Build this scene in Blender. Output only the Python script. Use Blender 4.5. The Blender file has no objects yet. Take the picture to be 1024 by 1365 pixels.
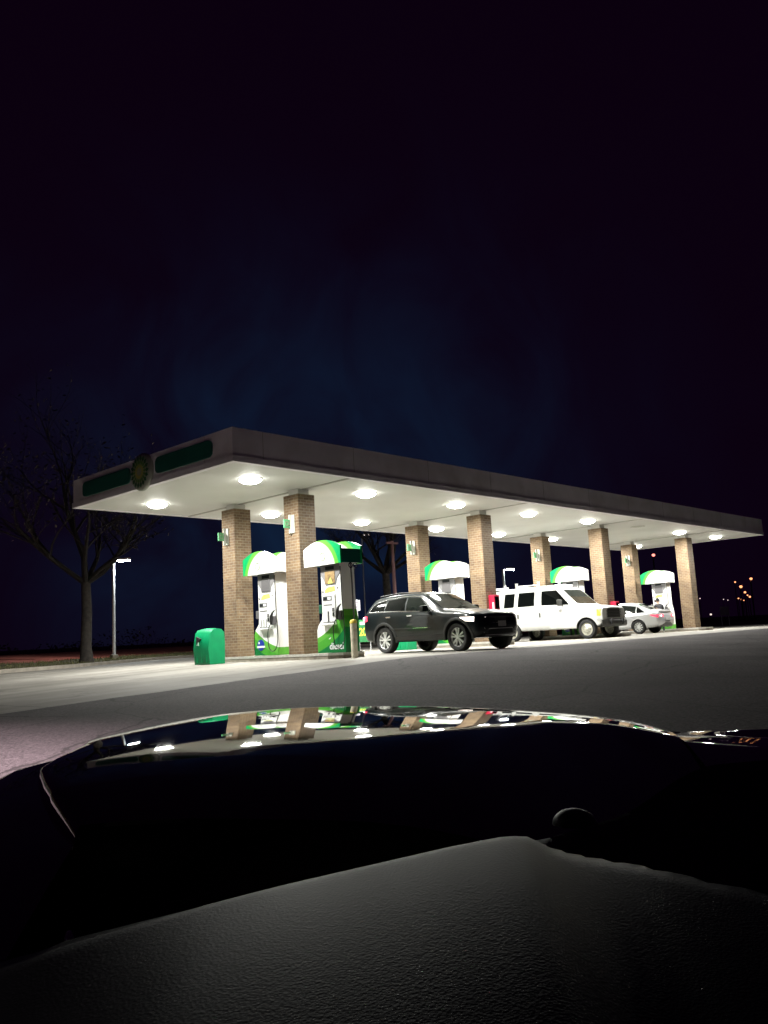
import bpy, bmesh, math, random
import numpy as np
from mathutils import Vector, Matrix

random.seed(7)
SC = bpy.context.scene
COL = SC.collection
PI = math.pi

# ------------------------------------------------------------------ camera
CAM_H = 0.4505            # eye height above the forecourt slab (z = 0)
FW = Vector((0.724297, 0.673728, 0.146576))
RT = Vector((0.685901, -0.725715, -0.053632))
UP = Vector((-0.070239, -0.139382, 0.987744))
cam_data = bpy.data.cameras.new('camera')
cam = bpy.data.objects.new('camera', cam_data)
COL.objects.link(cam)
cam_data.sensor_fit = 'HORIZONTAL'
cam_data.sensor_width = 36.0
cam_data.lens = 1133.69 / 1024 * 36.0
cam_data.clip_start = 0.05
cam_data.clip_end = 2500
M3 = Matrix((RT, UP, -FW)).transposed()
cam.matrix_world = Matrix.Translation((0, 0, CAM_H)) @ M3.to_4x4()
SC.camera = cam
SC.render.resolution_x, SC.render.resolution_y = 768, 1024

# ------------------------------------------------------------------ night sky, exposure
world = bpy.data.worlds.new('World')
SC.world = world
world.use_nodes = True
wn = world.node_tree
wn.nodes.clear()
def N(nt, t, **kw):
    n = nt.nodes.new(t)
    for k, v in kw.items():
        setattr(n, k, v)
    return n
w_out = N(wn, 'ShaderNodeOutputWorld')
w_bg = N(wn, 'ShaderNodeBackground')
w_sky = N(wn, 'ShaderNodeTexSky', sky_type='NISHITA', sun_disc=False)
w_sky.sun_elevation = math.radians(-12)
w_sky.sun_rotation = math.radians(30)
# blue lens-scatter glow painted into the sky colour, fixed to a compass direction
w_tc = N(wn, 'ShaderNodeTexCoord')
def wdot(v):
    n = N(wn, 'ShaderNodeVectorMath', operation='DOT_PRODUCT')
    wn.links.new(w_tc.outputs['Generated'], n.inputs[0])
    n.inputs[1].default_value = v
    return n.outputs['Value']
def wmath(op, a, b=None, clamp=False):
    n = N(wn, 'ShaderNodeMath', operation=op, use_clamp=clamp)
    for i, x in enumerate((a, b)):
        if x is None: continue
        if isinstance(x, (int, float)): n.inputs[i].default_value = x
        else: wn.links.new(x, n.inputs[i])
    return n.outputs[0]
GAZ = math.radians(48.0)
lat = wdot((math.sin(GAZ), -math.cos(GAZ), 0))
fwd_ = wdot((math.cos(GAZ), math.sin(GAZ), 0))
ele = wdot((0, 0, 1))
qa = wmath('POWER', wmath('ABSOLUTE', wmath('DIVIDE', lat, 0.24)), 2.0)
qb = wmath('POWER', wmath('ABSOLUTE', wmath('DIVIDE', wmath('SUBTRACT', ele, 0.15), 0.20)), 2.0)
rr = wmath('ADD', qa, qb)
gl = wmath('EXPONENT', wmath('MULTIPLY', rr, -0.9))
gl = wmath('MULTIPLY', gl, wmath('GREATER_THAN', fwd_, 0.0))
wnz = N(wn, 'ShaderNodeTexNoise')
wnz.inputs['Scale'].default_value = 4.2
wnz.inputs['Detail'].default_value = 5.0
wnz.inputs['Distortion'].default_value = 1.3
w_map = N(wn, 'ShaderNodeMapping')
w_map.inputs['Rotation'].default_value = (0.5, 0.35, 0.2); w_map.inputs['Scale'].default_value = (1.0, 1.7, 1.0)
wn.links.new(w_tc.outputs['Generated'], w_map.inputs['Vector'])
wn.links.new(w_map.outputs['Vector'], wnz.inputs['Vector'])
nz = wmath('MULTIPLY', wmath('SUBTRACT', wnz.outputs['Fac'], 0.34), 3.0, True)
gl = wmath('MULTIPLY', gl, wmath('ADD', wmath('MULTIPLY', nz, 0.85), 0.28))
mixg = N(wn, 'ShaderNodeMix', data_type='RGBA')
wn.links.new(gl, mixg.inputs[0])
mixg.inputs[6].default_value = (0.0033, 0.0004, 0.0044, 1)
mixg.inputs[7].default_value = (0.0050, 0.0130, 0.0360, 1)
w_bg.inputs['Strength'].default_value = 0.004
wn.links.new(w_sky.outputs[0], w_bg.inputs['Color'])
w_bg2 = N(wn, 'ShaderNodeBackground')
wn.links.new(mixg.outputs[2], w_bg2.inputs['Color'])
w_add = N(wn, 'ShaderNodeAddShader')
wn.links.new(w_bg.outputs[0], w_add.inputs[0])
wn.links.new(w_bg2.outputs[0], w_add.inputs[1])
wn.links.new(w_add.outputs[0], w_out.inputs['Surface'])

SC.view_settings.view_transform = 'Standard'
SC.view_settings.look = 'None'
SC.view_settings.gamma = 1
SC.view_settings.exposure = 0
try:
    SC.cycles.use_denoising = True
    SC.cycles.max_bounces = 7
    SC.cycles.sample_clamp_indirect = 6.0
    SC.cycles.caustics_reflective = False
    SC.cycles.caustics_refractive = False
except Exception:
    pass

LENS_POWER = 40.0         # emission of a canopy lamp lens
CANOPY_WATTS = 445.0      # each canopy lamp
POLE_POWER = 160.0
LOT_POWER = 6.0
LOT_WATTS = 9500.0
POLE_WATTS = 650.0

# ------------------------------------------------------------------ materials
def new_mat(name):
    m = bpy.data.materials.new(name)
    m.use_nodes = True
    nt = m.node_tree
    return m, nt, nt.nodes['Principled BSDF']

def mat(name, col, rough=0.5, metal=0.0, var=0.0, vscale=6.0, bump=0.0, bscale=60.0, coat=0.0, spec=0.5, dirt=None, dscale=2.0):
    m, nt, b = new_mat(name)
    b.inputs['Roughness'].default_value = rough
    b.inputs['Metallic'].default_value = metal
    b.inputs['Coat Weight'].default_value = coat
    b.inputs['Coat Roughness'].default_value = 0.04
    b.inputs['Specular IOR Level'].default_value = spec
    tc = N(nt, 'ShaderNodeTexCoord')
    c = (*col, 1)
    if var > 0:
        nz = N(nt, 'ShaderNodeTexNoise'); nz.inputs['Scale'].default_value = vscale; nz.inputs['Detail'].default_value = 8
        nt.links.new(tc.outputs['Object'], nz.inputs['Vector'])
        r = N(nt, 'ShaderNodeValToRGB')
        r.color_ramp.elements[0].position = 0.3; r.color_ramp.elements[1].position = 0.7
        r.color_ramp.elements[0].color = (*[x * (1 - var) for x in col], 1)
        r.color_ramp.elements[1].color = (*[min(1, x * (1 + var)) for x in col], 1)
        nt.links.new(nz.outputs['Fac'], r.inputs['Fac'])
        out = r.outputs['Color']
        if dirt:
            n2 = N(nt, 'ShaderNodeTexNoise'); n2.inputs['Scale'].default_value = dscale; n2.inputs['Detail'].default_value = 6
            nt.links.new(tc.outputs['Object'], n2.inputs['Vector'])
            r2 = N(nt, 'ShaderNodeValToRGB'); r2.color_ramp.elements[0].position = 0.52; r2.color_ramp.elements[1].position = 0.75
            nt.links.new(n2.outputs['Fac'], r2.inputs['Fac'])
            mx = N(nt, 'ShaderNodeMix', data_type='RGBA')
            nt.links.new(r2.outputs['Color'], mx.inputs[0]); nt.links.new(out, mx.inputs[6]); mx.inputs[7].default_value = (*dirt, 1)
            out = mx.outputs[2]
        nt.links.new(out, b.inputs['Base Color'])
    else:
        b.inputs['Base Color'].default_value = c
    if bump > 0:
        nb = N(nt, 'ShaderNodeTexNoise'); nb.inputs['Scale'].default_value = bscale; nb.inputs['Detail'].default_value = 5
        nt.links.new(tc.outputs['Object'], nb.inputs['Vector'])
        bp = N(nt, 'ShaderNodeBump'); bp.inputs['Strength'].default_value = bump; bp.inputs['Distance'].default_value = 0.01
        nt.links.new(nb.outputs['Fac'], bp.inputs['Height']); nt.links.new(bp.outputs['Normal'], b.inputs['Normal'])
    return m

def emit(name, col, strength):
    m, nt, b = new_mat(name)
    b.inputs['Base Color'].default_value = (*[min(1, c) for c in col], 1)
    b.inputs['Emission Color'].default_value = (*col, 1)
    b.inputs['Emission Strength'].default_value = strength
    return m

def math_node(nt, op, a, b=None, clamp=False):
    n = N(nt, 'ShaderNodeMath', operation=op, use_clamp=clamp)
    for i, x in enumerate((a, b)):
        if x is None: continue
        if isinstance(x, (int, float)): n.inputs[i].default_value = x
        else: nt.links.new(x, n.inputs[i])
    return n.outputs[0]

def arc_mat(name, cy, cz, bands, rough=0.35, sy=1.0):
    """Paint bands by distance from a point of the panel: bands = [(radius, colour)...], each colour starts at its radius."""
    m, nt, b = new_mat(name)
    b.inputs['Roughness'].default_value = rough
    tc = N(nt, 'ShaderNodeTexCoord'); sp = N(nt, 'ShaderNodeSeparateXYZ')
    nt.links.new(tc.outputs['Object'], sp.inputs[0])
    dy = math_node(nt, 'MULTIPLY', math_node(nt, 'SUBTRACT', sp.outputs['Y'], cy), sy)
    dz = math_node(nt, 'SUBTRACT', sp.outputs['Z'], cz)
    d = math_node(nt, 'SQRT', math_node(nt, 'ADD', math_node(nt, 'MULTIPLY', dy, dy), math_node(nt, 'MULTIPLY', dz, dz)))
    d = math_node(nt, 'DIVIDE', d, 4.0)
    r = N(nt, 'ShaderNodeValToRGB'); r.color_ramp.interpolation = 'CONSTANT'
    el = r.color_ramp.elements
    el[0].position = 0; el[0].color = (*bands[0][1], 1)
    el[1].position = bands[1][0] / 4; el[1].color = (*bands[1][1], 1)
    for rad, c in bands[2:]:
        e = el.new(rad / 4); e.color = (*c, 1)
    nt.links.new(d, r.inputs['Fac']); nt.links.new(r.outputs['Color'], b.inputs['Base Color'])
    return m

def brick_mat():
    m, nt, b = new_mat('tan_brick')
    uv = N(nt, 'ShaderNodeUVMap'); uv.uv_map = 'UVMap'
    bt = N(nt, 'ShaderNodeTexBrick')
    bt.inputs['Scale'].default_value = 1.0
    bt.inputs['Brick Width'].default_value = 0.205
    bt.inputs['Row Height'].default_value = 0.0795
    bt.inputs['Mortar Size'].default_value = 0.009
    bt.inputs['Mortar Smooth'].default_value = 0.25
    bt.inputs['Bias'].default_value = -0.1
    bt.inputs['Color1'].default_value = (0.195, 0.130, 0.075, 1)
    bt.inputs['Color2'].default_value = (0.128, 0.077, 0.046, 1)
    bt.inputs['Mortar'].default_value = (0.25, 0.21, 0.155, 1)
    nt.links.new(uv.outputs['UV'], bt.inputs['Vector'])
    nz = N(nt, 'ShaderNodeTexNoise'); nz.inputs['Scale'].default_value = 2.3; nz.inputs['Detail'].default_value = 7
    nt.links.new(uv.outputs['UV'], nz.inputs['Vector'])
    r = N(nt, 'ShaderNodeValToRGB')
    r.color_ramp.elements[0].position = 0.3; r.color_ramp.elements[0].color = (0.68, 0.66, 0.64, 1)
    r.color_ramp.elements[1].position = 0.68; r.color_ramp.elements[1].color = (1.1, 1.08, 1.0, 1)
    nt.links.new(nz.outputs['Fac'], r.inputs['Fac'])
    mx = N(nt, 'ShaderNodeMix', data_type='RGBA', blend_type='MULTIPLY'); mx.inputs[0].default_value = 1
    nt.links.new(bt.outputs['Color'], mx.inputs[6]); nt.links.new(r.outputs['Color'], mx.inputs[7])
    nt.links.new(mx.outputs[2], b.inputs['Base Color'])
    b.inputs['Roughness'].default_value = 0.85
    bp = N(nt, 'ShaderNodeBump'); bp.inputs['Strength'].default_value = 0.6; bp.inputs['Distance'].default_value = 0.006; bp.invert = True
    nt.links.new(bt.outputs['Fac'], bp.inputs['Height']); nt.links.new(bp.outputs['Normal'], b.inputs['Normal'])
    return m

def concrete_mat():
    m, nt, b = new_mat('forecourt_concrete')
    tc = N(nt, 'ShaderNodeTexCoord')
    n1 = N(nt, 'ShaderNodeTexNoise'); n1.inputs['Scale'].default_value = 0.35; n1.inputs['Detail'].default_value = 9; n1.inputs['Roughness'].default_value = 0.65
    n2 = N(nt, 'ShaderNodeTexNoise'); n2.inputs['Scale'].default_value = 30; n2.inputs['Detail'].default_value = 4
    mp = N(nt, 'ShaderNodeMapping'); mp.inputs['Scale'].default_value = (0.16, 1.3, 1)
    n3 = N(nt, 'ShaderNodeTexNoise'); n3.inputs['Scale'].default_value = 1.0; n3.inputs['Detail'].default_value = 6
    nt.links.new(tc.outputs['Object'], n1.inputs['Vector']); nt.links.new(tc.outputs['Object'], n2.inputs['Vector'])
    nt.links.new(tc.outputs['Object'], mp.inputs['Vector']); nt.links.new(mp.outputs['Vector'], n3.inputs['Vector'])
    r = N(nt, 'ShaderNodeValToRGB')
    r.color_ramp.elements[0].position = 0.28; r.color_ramp.elements[0].color = (0.19, 0.177, 0.155, 1)
    r.color_ramp.elements[1].position = 0.66; r.color_ramp.elements[1].color = (0.33, 0.312, 0.282, 1)
    nt.links.new(n1.outputs['Fac'], r.inputs['Fac'])
    r3 = N(nt, 'ShaderNodeValToRGB')                      # tyre-darkened lanes and spills
    r3.color_ramp.elements[0].position = 0.35; r3.color_ramp.elements[0].color = (0.72, 0.71, 0.69, 1)
    r3.color_ramp.elements[1].position = 0.6; r3.color_ramp.elements[1].color = (1, 1, 1, 1)
    nt.links.new(n3.outputs['Fac'], r3.inputs['Fac'])
    mx = N(nt, 'ShaderNodeMix', data_type='RGBA', blend_type='MULTIPLY'); mx.inputs[0].default_value = 1
    nt.links.new(r.outputs['Color'], mx.inputs[6]); nt.links.new(r3.outputs['Color'], mx.inputs[7])
    n4 = N(nt, 'ShaderNodeTexNoise'); n4.inputs['Scale'].default_value = 1.1; n4.inputs['Detail'].default_value = 7; n4.inputs['Roughness'].default_value = 0.7; n4.inputs['Distortion'].default_value = 0.8
    nt.links.new(tc.outputs['Object'], n4.inputs['Vector'])
    r4 = N(nt, 'ShaderNodeValToRGB')                      # oil drips
    r4.color_ramp.elements[0].position = 0.30; r4.color_ramp.elements[0].color = (0.38, 0.36, 0.33, 1)
    r4.color_ramp.elements[1].position = 0.40; r4.color_ramp.elements[1].color = (1, 1, 1, 1)
    nt.links.new(n4.outputs['Fac'], r4.inputs['Fac'])
    mx4 = N(nt, 'ShaderNodeMix', data_type='RGBA', blend_type='MULTIPLY'); mx4.inputs[0].default_value = 1
    nt.links.new(mx.outputs[2], mx4.inputs[6]); nt.links.new(r4.outputs['Color'], mx4.inputs[7])
    mx = mx4
    # saw-cut joints every 4.2 m
    sp = N(nt, 'ShaderNodeSeparateXYZ'); nt.links.new(tc.outputs['Object'], sp.inputs[0])
    def joint(o, off):
        f = math_node(nt, 'FRACT', math_node(nt, 'DIVIDE', math_node(nt, 'ADD', o, off), 4.2))
        return math_node(nt, 'LESS_THAN', math_node(nt, 'ABSOLUTE', math_node(nt, 'SUBTRACT', f, 0.5)), 0.004)
    j = math_node(nt, 'MAXIMUM', joint(sp.outputs['X'], 0.3), joint(sp.outputs['Y'], 1.9))
    mx2 = N(nt, 'ShaderNodeMix', data_type='RGBA')
    nt.links.new(j, mx2.inputs[0]); nt.links.new(mx.outputs[2], mx2.inputs[6]); mx2.inputs[7].default_value = (0.09, 0.08, 0.07, 1)
    nt.links.new(mx2.outputs[2], b.inputs['Base Color'])
    b.inputs['Roughness'].default_value = 0.75
    bp = N(nt, 'ShaderNodeBump'); bp.inputs['Strength'].default_value = 0.25; bp.inputs['Distance'].default_value = 0.01
    nt.links.new(n2.outputs['Fac'], bp.inputs['Height']); nt.links.new(bp.outputs['Normal'], b.inputs['Normal'])
    return m

def asphalt_mat():
    m, nt, b = new_mat('worn_asphalt')
    tc = N(nt, 'ShaderNodeTexCoord')
    n1 = N(nt, 'ShaderNodeTexNoise'); n1.inputs['Scale'].default_value = 0.5; n1.inputs['Detail'].default_value = 8
    n2 = N(nt, 'ShaderNodeTexVoronoi'); n2.inputs['Scale'].default_value = 55
    n3 = N(nt, 'ShaderNodeTexNoise'); n3.inputs['Scale'].default_value = 26; n3.inputs['Detail'].default_value = 8; n3.inputs['Roughness'].default_value = 0.8
    for n in (n1, n2, n3): nt.links.new(tc.outputs['Object'], n.inputs['Vector'])
    r = N(nt, 'ShaderNodeValToRGB')
    r.color_ramp.elements[0].position = 0.3; r.color_ramp.elements[0].color = (0.046, 0.042, 0.043, 1)
    r.color_ramp.elements[1].position = 0.7; r.color_ramp.elements[1].color = (0.082, 0.074, 0.076, 1)
    nt.links.new(n1.outputs['Fac'], r.inputs['Fac'])
    r2 = N(nt, 'ShaderNodeValToRGB')
    r2.color_ramp.elements[0].position = 0.38; r2.color_ramp.elements[0].color = (0.4, 0.4, 0.4, 1)
    r2.color_ramp.elements[1].position = 0.64; r2.color_ramp.elements[1].color = (2.0, 1.92, 1.96, 1)
    nt.links.new(n3.outputs['Fac'], r2.inputs['Fac'])
    mx = N(nt, 'ShaderNodeMix', data_type='RGBA', blend_type='MULTIPLY'); mx.inputs[0].default_value = 1
    nt.links.new(r.outputs['Color'], mx.inputs[6]); nt.links.new(r2.outputs['Color'], mx.inputs[7])
    v5 = N(nt, 'ShaderNodeTexVoronoi', feature='DISTANCE_TO_EDGE'); v5.inputs['Scale'].default_value = 0.33
    n5 = N(nt, 'ShaderNodeTexNoise'); n5.inputs['Scale'].default_value = 1.6; n5.inputs['Detail'].default_value = 6
    nt.links.new(tc.outputs['Object'], n5.inputs['Vector'])
    wp_ = N(nt, 'ShaderNodeMix', data_type='RGBA'); wp_.inputs[0].default_value = 0.22
    nt.links.new(tc.outputs['Object'], wp_.inputs[6]); nt.links.new(n5.outputs['Color'], wp_.inputs[7]); nt.links.new(wp_.outputs[2], v5.inputs['Vector'])
    ck = math_node(nt, 'LESS_THAN', v5.outputs['Distance'], 0.0035)   # sealed cracks
    mx5 = N(nt, 'ShaderNodeMix', data_type='RGBA'); nt.links.new(math_node(nt, 'MULTIPLY', ck, 0.7), mx5.inputs[0])
    nt.links.new(mx.outputs[2], mx5.inputs[6]); mx5.inputs[7].default_value = (0.016, 0.015, 0.015, 1)
    nt.links.new(mx5.outputs[2], b.inputs['Base Color'])
    b.inputs['Roughness'].default_value = 0.85
    b.inputs['Specular IOR Level'].default_value = 0.25
    bp = N(nt, 'ShaderNodeBump'); bp.inputs['Strength'].default_value = 0.5; bp.inputs['Distance'].default_value = 0.008
    nt.links.new(n2.outputs['Distance'], bp.inputs['Height']); nt.links.new(bp.outputs['Normal'], b.inputs['Normal'])
    return m

def leather_mat():
    m, nt, b = new_mat('dashboard_vinyl')
    b.inputs['Base Color'].default_value = (0.020, 0.025, 0.023, 1)
    b.inputs['Specular IOR Level'].default_value = 0.27
    b.inputs['Specular Tint'].default_value = (.86, 1.0, .93, 1)
    b.inputs['Roughness'].default_value = 0.50
    tc = N(nt, 'ShaderNodeTexCoord')
    v = N(nt, 'ShaderNodeTexVoronoi'); v.inputs['Scale'].default_value = 420
    n = N(nt, 'ShaderNodeTexNoise'); n.inputs['Scale'].default_value = 240; n.inputs['Detail'].default_value = 4
    nt.links.new(tc.outputs['Object'], v.inputs['Vector']); nt.links.new(tc.outputs['Object'], n.inputs['Vector'])
    a = math_node(nt, 'ADD', v.outputs['Distance'], n.outputs['Fac'])
    bp = N(nt, 'ShaderNodeBump'); bp.inputs['Strength'].default_value = 0.22; bp.inputs['Distance'].default_value = 0.0007
    nt.links.new(a, bp.inputs['Height']); nt.links.new(bp.outputs['Normal'], b.inputs['Normal'])
    return m

MT = {}
MT['brick'] = brick_mat()
MT['concrete'] = concrete_mat()
MT['asphalt'] = asphalt_mat()
MT['island'] = mat('island_concrete', (0.30, 0.27, 0.22), 0.8, var=0.25, vscale=5, bump=0.2, dirt=(0.10, 0.085, 0.07), dscale=3)
MT['steel_edge'] = mat('island_steel_edge', (0.55, 0.54, 0.50), 0.45, 0.3, var=0.15, vscale=12)
MT['kerb'] = mat('kerb_concrete', (0.30, 0.27, 0.23), 0.85, var=0.2, vscale=3)
MT['grass'] = mat('dry_grass_ground', (0.085, 0.075, 0.030), 0.95, var=0.4, vscale=3, bump=0.6, bscale=25)
MT['blade'] = mat('grass_blades', (0.10, 0.10, 0.035), 0.8, var=0.5, vscale=1.2)
MT['red_lit'] = mat('red_light_paint', (0.36, 0.090, 0.060), 0.95, var=0.35, vscale=1.2, bump=0.4, bscale=8)  # red light on the far ground, painted into its base colour
MT['earth'] = mat('dark_earth', (0.05, 0.04, 0.028), 0.95, var=0.4, vscale=1)
MT['fascia'] = mat('fascia_sheet', (0.84, 0.81, 0.86), 0.5, var=0.08, vscale=1.1, dirt=(0.66, 0.62, 0.63), dscale=.7)
MT['soffit'] = mat('soffit_panel', (0.70, 0.70, 0.67), 0.55, var=0.06, vscale=0.8)
MT['joint'] = mat('soffit_gutter', (0.38, 0.37, 0.33), 0.6, var=0.1, vscale=3)
MT['band_green'] = mat('sign_green', (0.012, 0.125, 0.09), 0.45, var=0.12, vscale=2)
MT['roofdeck'] = mat('roof_deck', (0.2, 0.2, 0.2), 0.8, var=0.1)
MT['lens'] = emit('lamp_lens', (1.0, 0.985, 0.90), LENS_POWER)
MT['lens_off'] = mat('lamp_lens_unlit', (0.45, 0.44, 0.40), 0.3)
MT['trim'] = mat('lamp_trim', (0.62, 0.61, 0.56), 0.5)
MT['green_plastic'] = mat('bin_green_plastic', (0.0, 0.30, 0.115), 0.42, var=0.1, vscale=4)
MT['dark_hole'] = mat('dark_recess', (0.012, 0.014, 0.013), 0.7)
MT['white'] = mat('pump_white', (0.86, 0.87, 0.85), 0.35, var=0.03, vscale=4)
MT['pale_grey'] = mat('pump_grey', (0.23, 0.225, 0.23), 0.4, var=0.05)
MT['mid_grey'] = mat('pump_mid_grey', (0.13, 0.125, 0.13), 0.45)
MT['black'] = mat('black_rubber', (0.015, 0.015, 0.016), 0.5)
MT['lcd'] = mat('lcd_panel', (0.03, 0.035, 0.035), 0.15)
MT['yellow'] = mat('yellow_sticker', (0.62, 0.62, 0.16), 0.5, var=0.15, vscale=9)
MT['brown_pic'] = mat('advert_picture', (0.30, 0.20, 0.09), 0.5, var=0.5, vscale=9)
MT['blue'] = mat('blue_emblem', (0.01, 0.035, 0.33), 0.4)
MT['emblem_white'] = mat('emblem_white', (0.75, 0.78, 0.80), 0.4)
MT['ring'] = mat('emblem_ring', (0.22, 0.27, 0.18), 0.5)
MT['teal'] = mat('hood_end_teal', (0.0, 0.085, 0.065), 0.4)
MT['post'] = mat('bollard_paint', (0.66, 0.62, 0.48), 0.6, var=0.12, vscale=7, dirt=(0.25, 0.2, 0.13), dscale=5)
MT['yellow_paint'] = mat('bollard_yellow', (0.78, 0.62, 0.10), 0.5, var=0.1, vscale=6)
MT['red_box'] = mat('red_cabinet', (0.55, 0.012, 0.05), 0.4)
MT['galv'] = mat('pole_paint', (0.55, 0.56, 0.58), 0.45, 0.2, var=0.08, vscale=2)
MT['brown_pole'] = mat('pole_brown', (0.30, 0.16, 0.17), 0.6, var=0.2, vscale=1.5)
MT['bark'] = mat('tree_bark', (0.050, 0.043, 0.038), 0.95, var=0.5, vscale=7, bump=1.0, bscale=22)
MT['limb'] = mat('dark_limbs', (0.022, 0.018, 0.017), 0.95, var=0.3, vscale=5)
MT['leaf'] = mat('tree_leaves', (0.075, 0.065, 0.035), 0.7, var=0.4, vscale=1.5)
MT['leaf_green'] = mat('evergreen_leaves', (0.06, 0.085, 0.03), 0.6, var=0.4, vscale=2)
MT['lamp_white'] = emit('pole_lamp_lens', (0.95, 1.0, 1.0), POLE_POWER)
MT['lot_lens'] = emit('lot_lamp_lens', (1.0, 0.86, 0.84), LOT_POWER)
MT['lamp_far_white'] = emit('far_lamp_white', (1.0, 0.80, 0.74), 1.2)
MT['lamp_orange'] = emit('far_lamp_orange', (1.0, 0.36, 0.15), 2.4)
MT['lamp_red'] = emit('far_lamp_red', (1.0, 0.25, 0.20), 2.6)
MT['sign_white'] = mat('small_sign_white', (0.62, 0.58, 0.66), 0.5)
MT['ink'] = mat('sign_ink', (0.10, 0.09, 0.12), 0.6)
MT['sign_green'] = mat('price_sign_green', (0.02, 0.20, 0.06), 0.5, var=0.15)
MT['sign_yellow'] = mat('price_digits', (0.80, 0.80, 0.06), 0.5)
MT['far_panel'] = mat('distant_panel', (0.45, 0.42, 0.48), 0.6)

# vehicles
MT['suv_paint'] = mat('charcoal_paint', (0.006, 0.010, 0.0115), 0.35, 0.0, coat=.4, spec=.2)
MT['suv_trim'] = mat('dark_cladding', (0.022, 0.023, 0.024), 0.55)
MT['glass'] = mat('tinted_glass', (0.004, 0.005, 0.005), 0.04, spec=0.22)
MT['screen_glass'] = mat('windscreen_glass', (0.008, 0.011, 0.010), 0.04, spec=0.4)
MT['chrome'] = mat('chrome', (0.72, 0.73, 0.74), 0.14, 1.0)
MT['alloy'] = mat('alloy_wheel', (0.66, 0.67, 0.67), 0.35, 0.3)
MT['tyre'] = mat('tyre_rubber', (0.018, 0.018, 0.019), 0.75, bump=0.2, bscale=40)
MT['van_paint'] = mat('white_paint', (0.62, 0.63, 0.62), 0.3, coat=0.6, var=0.03, vscale=2.5)
MT['van_dark'] = mat('van_bumper', (0.055, 0.055, 0.052), 0.45, var=0.2)
MT['steel_wheel'] = mat('steel_wheel', (0.50, 0.49, 0.42), 0.4, 0.5)
MT['amber'] = mat('amber_lens', (0.75, 0.55, 0.05), 0.2, coat=1)
MT['clear_lens'] = mat('clear_lens', (0.6, 0.6, 0.58), 0.1, coat=1)
MT['sedan_paint'] = mat('silver_paint', (0.55, 0.56, 0.58), 0.3, 0.35, coat=0.8)
MT['tail_on'] = emit('tail_lamp_lit', (1.0, 0.06, 0.12), 1.3)
MT['tail_bright'] = emit('tail_bulb', (1.0, 0.55, 0.6), 5.0)
MT['tail_off'] = mat('tail_lens', (0.35, 0.01, 0.03), 0.2, coat=1)
MT['head_on'] = emit('head_lamp_lit', (1.0, 0.86, 0.78), 2.2)
MT['plate'] = mat('number_plate', (0.42, 0.42, 0.41), 0.5, var=0.1, vscale=30)
MT['skin'] = mat('skin', (0.35, 0.20, 0.14), 0.55)
MT['dark_cloth'] = mat('dark_cloth', (0.018, 0.018, 0.022), 0.85, var=0.3, vscale=12)
MT['jean'] = mat('dark_jeans', (0.03, 0.035, 0.05), 0.85, var=0.3, vscale=14)
MT['hair'] = mat('black_hair', (0.012, 0.010, 0.010), 0.6)
MT['shoe'] = mat('white_shoe', (0.70, 0.70, 0.68), 0.5)
MT['black_shoe'] = mat('black_shoe', (0.02, 0.02, 0.02), 0.5)
MT['own_paint'] = mat('black_clearcoat', (0.002, 0.002, 0.0022), 0.03)
MT['wiper'] = mat('wiper_black', (0.008, 0.008, 0.009), 0.5)
MT['dash'] = leather_mat()

# ------------------------------------------------------------------ mesh helpers
def link(o, parent=None):
    COL.objects.link(o)
    if parent is not None: o.parent = parent
    return o

def tag(o, label=None, cat=None, group=None, kind=None):
    if label: o['label'] = label
    if cat: o['category'] = cat
    if group: o['group'] = group
    if kind: o['kind'] = kind
    return o

def thing(name, label, cat, loc=(0, 0, 0), rz=0.0, group=None):
    o = bpy.data.objects.new(name, None)
    o.empty_display_size = 0.3
    o.location = loc; o.rotation_euler = (0, 0, rz)
    COL.objects.link(o)
    return tag(o, label, cat, group)

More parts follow.
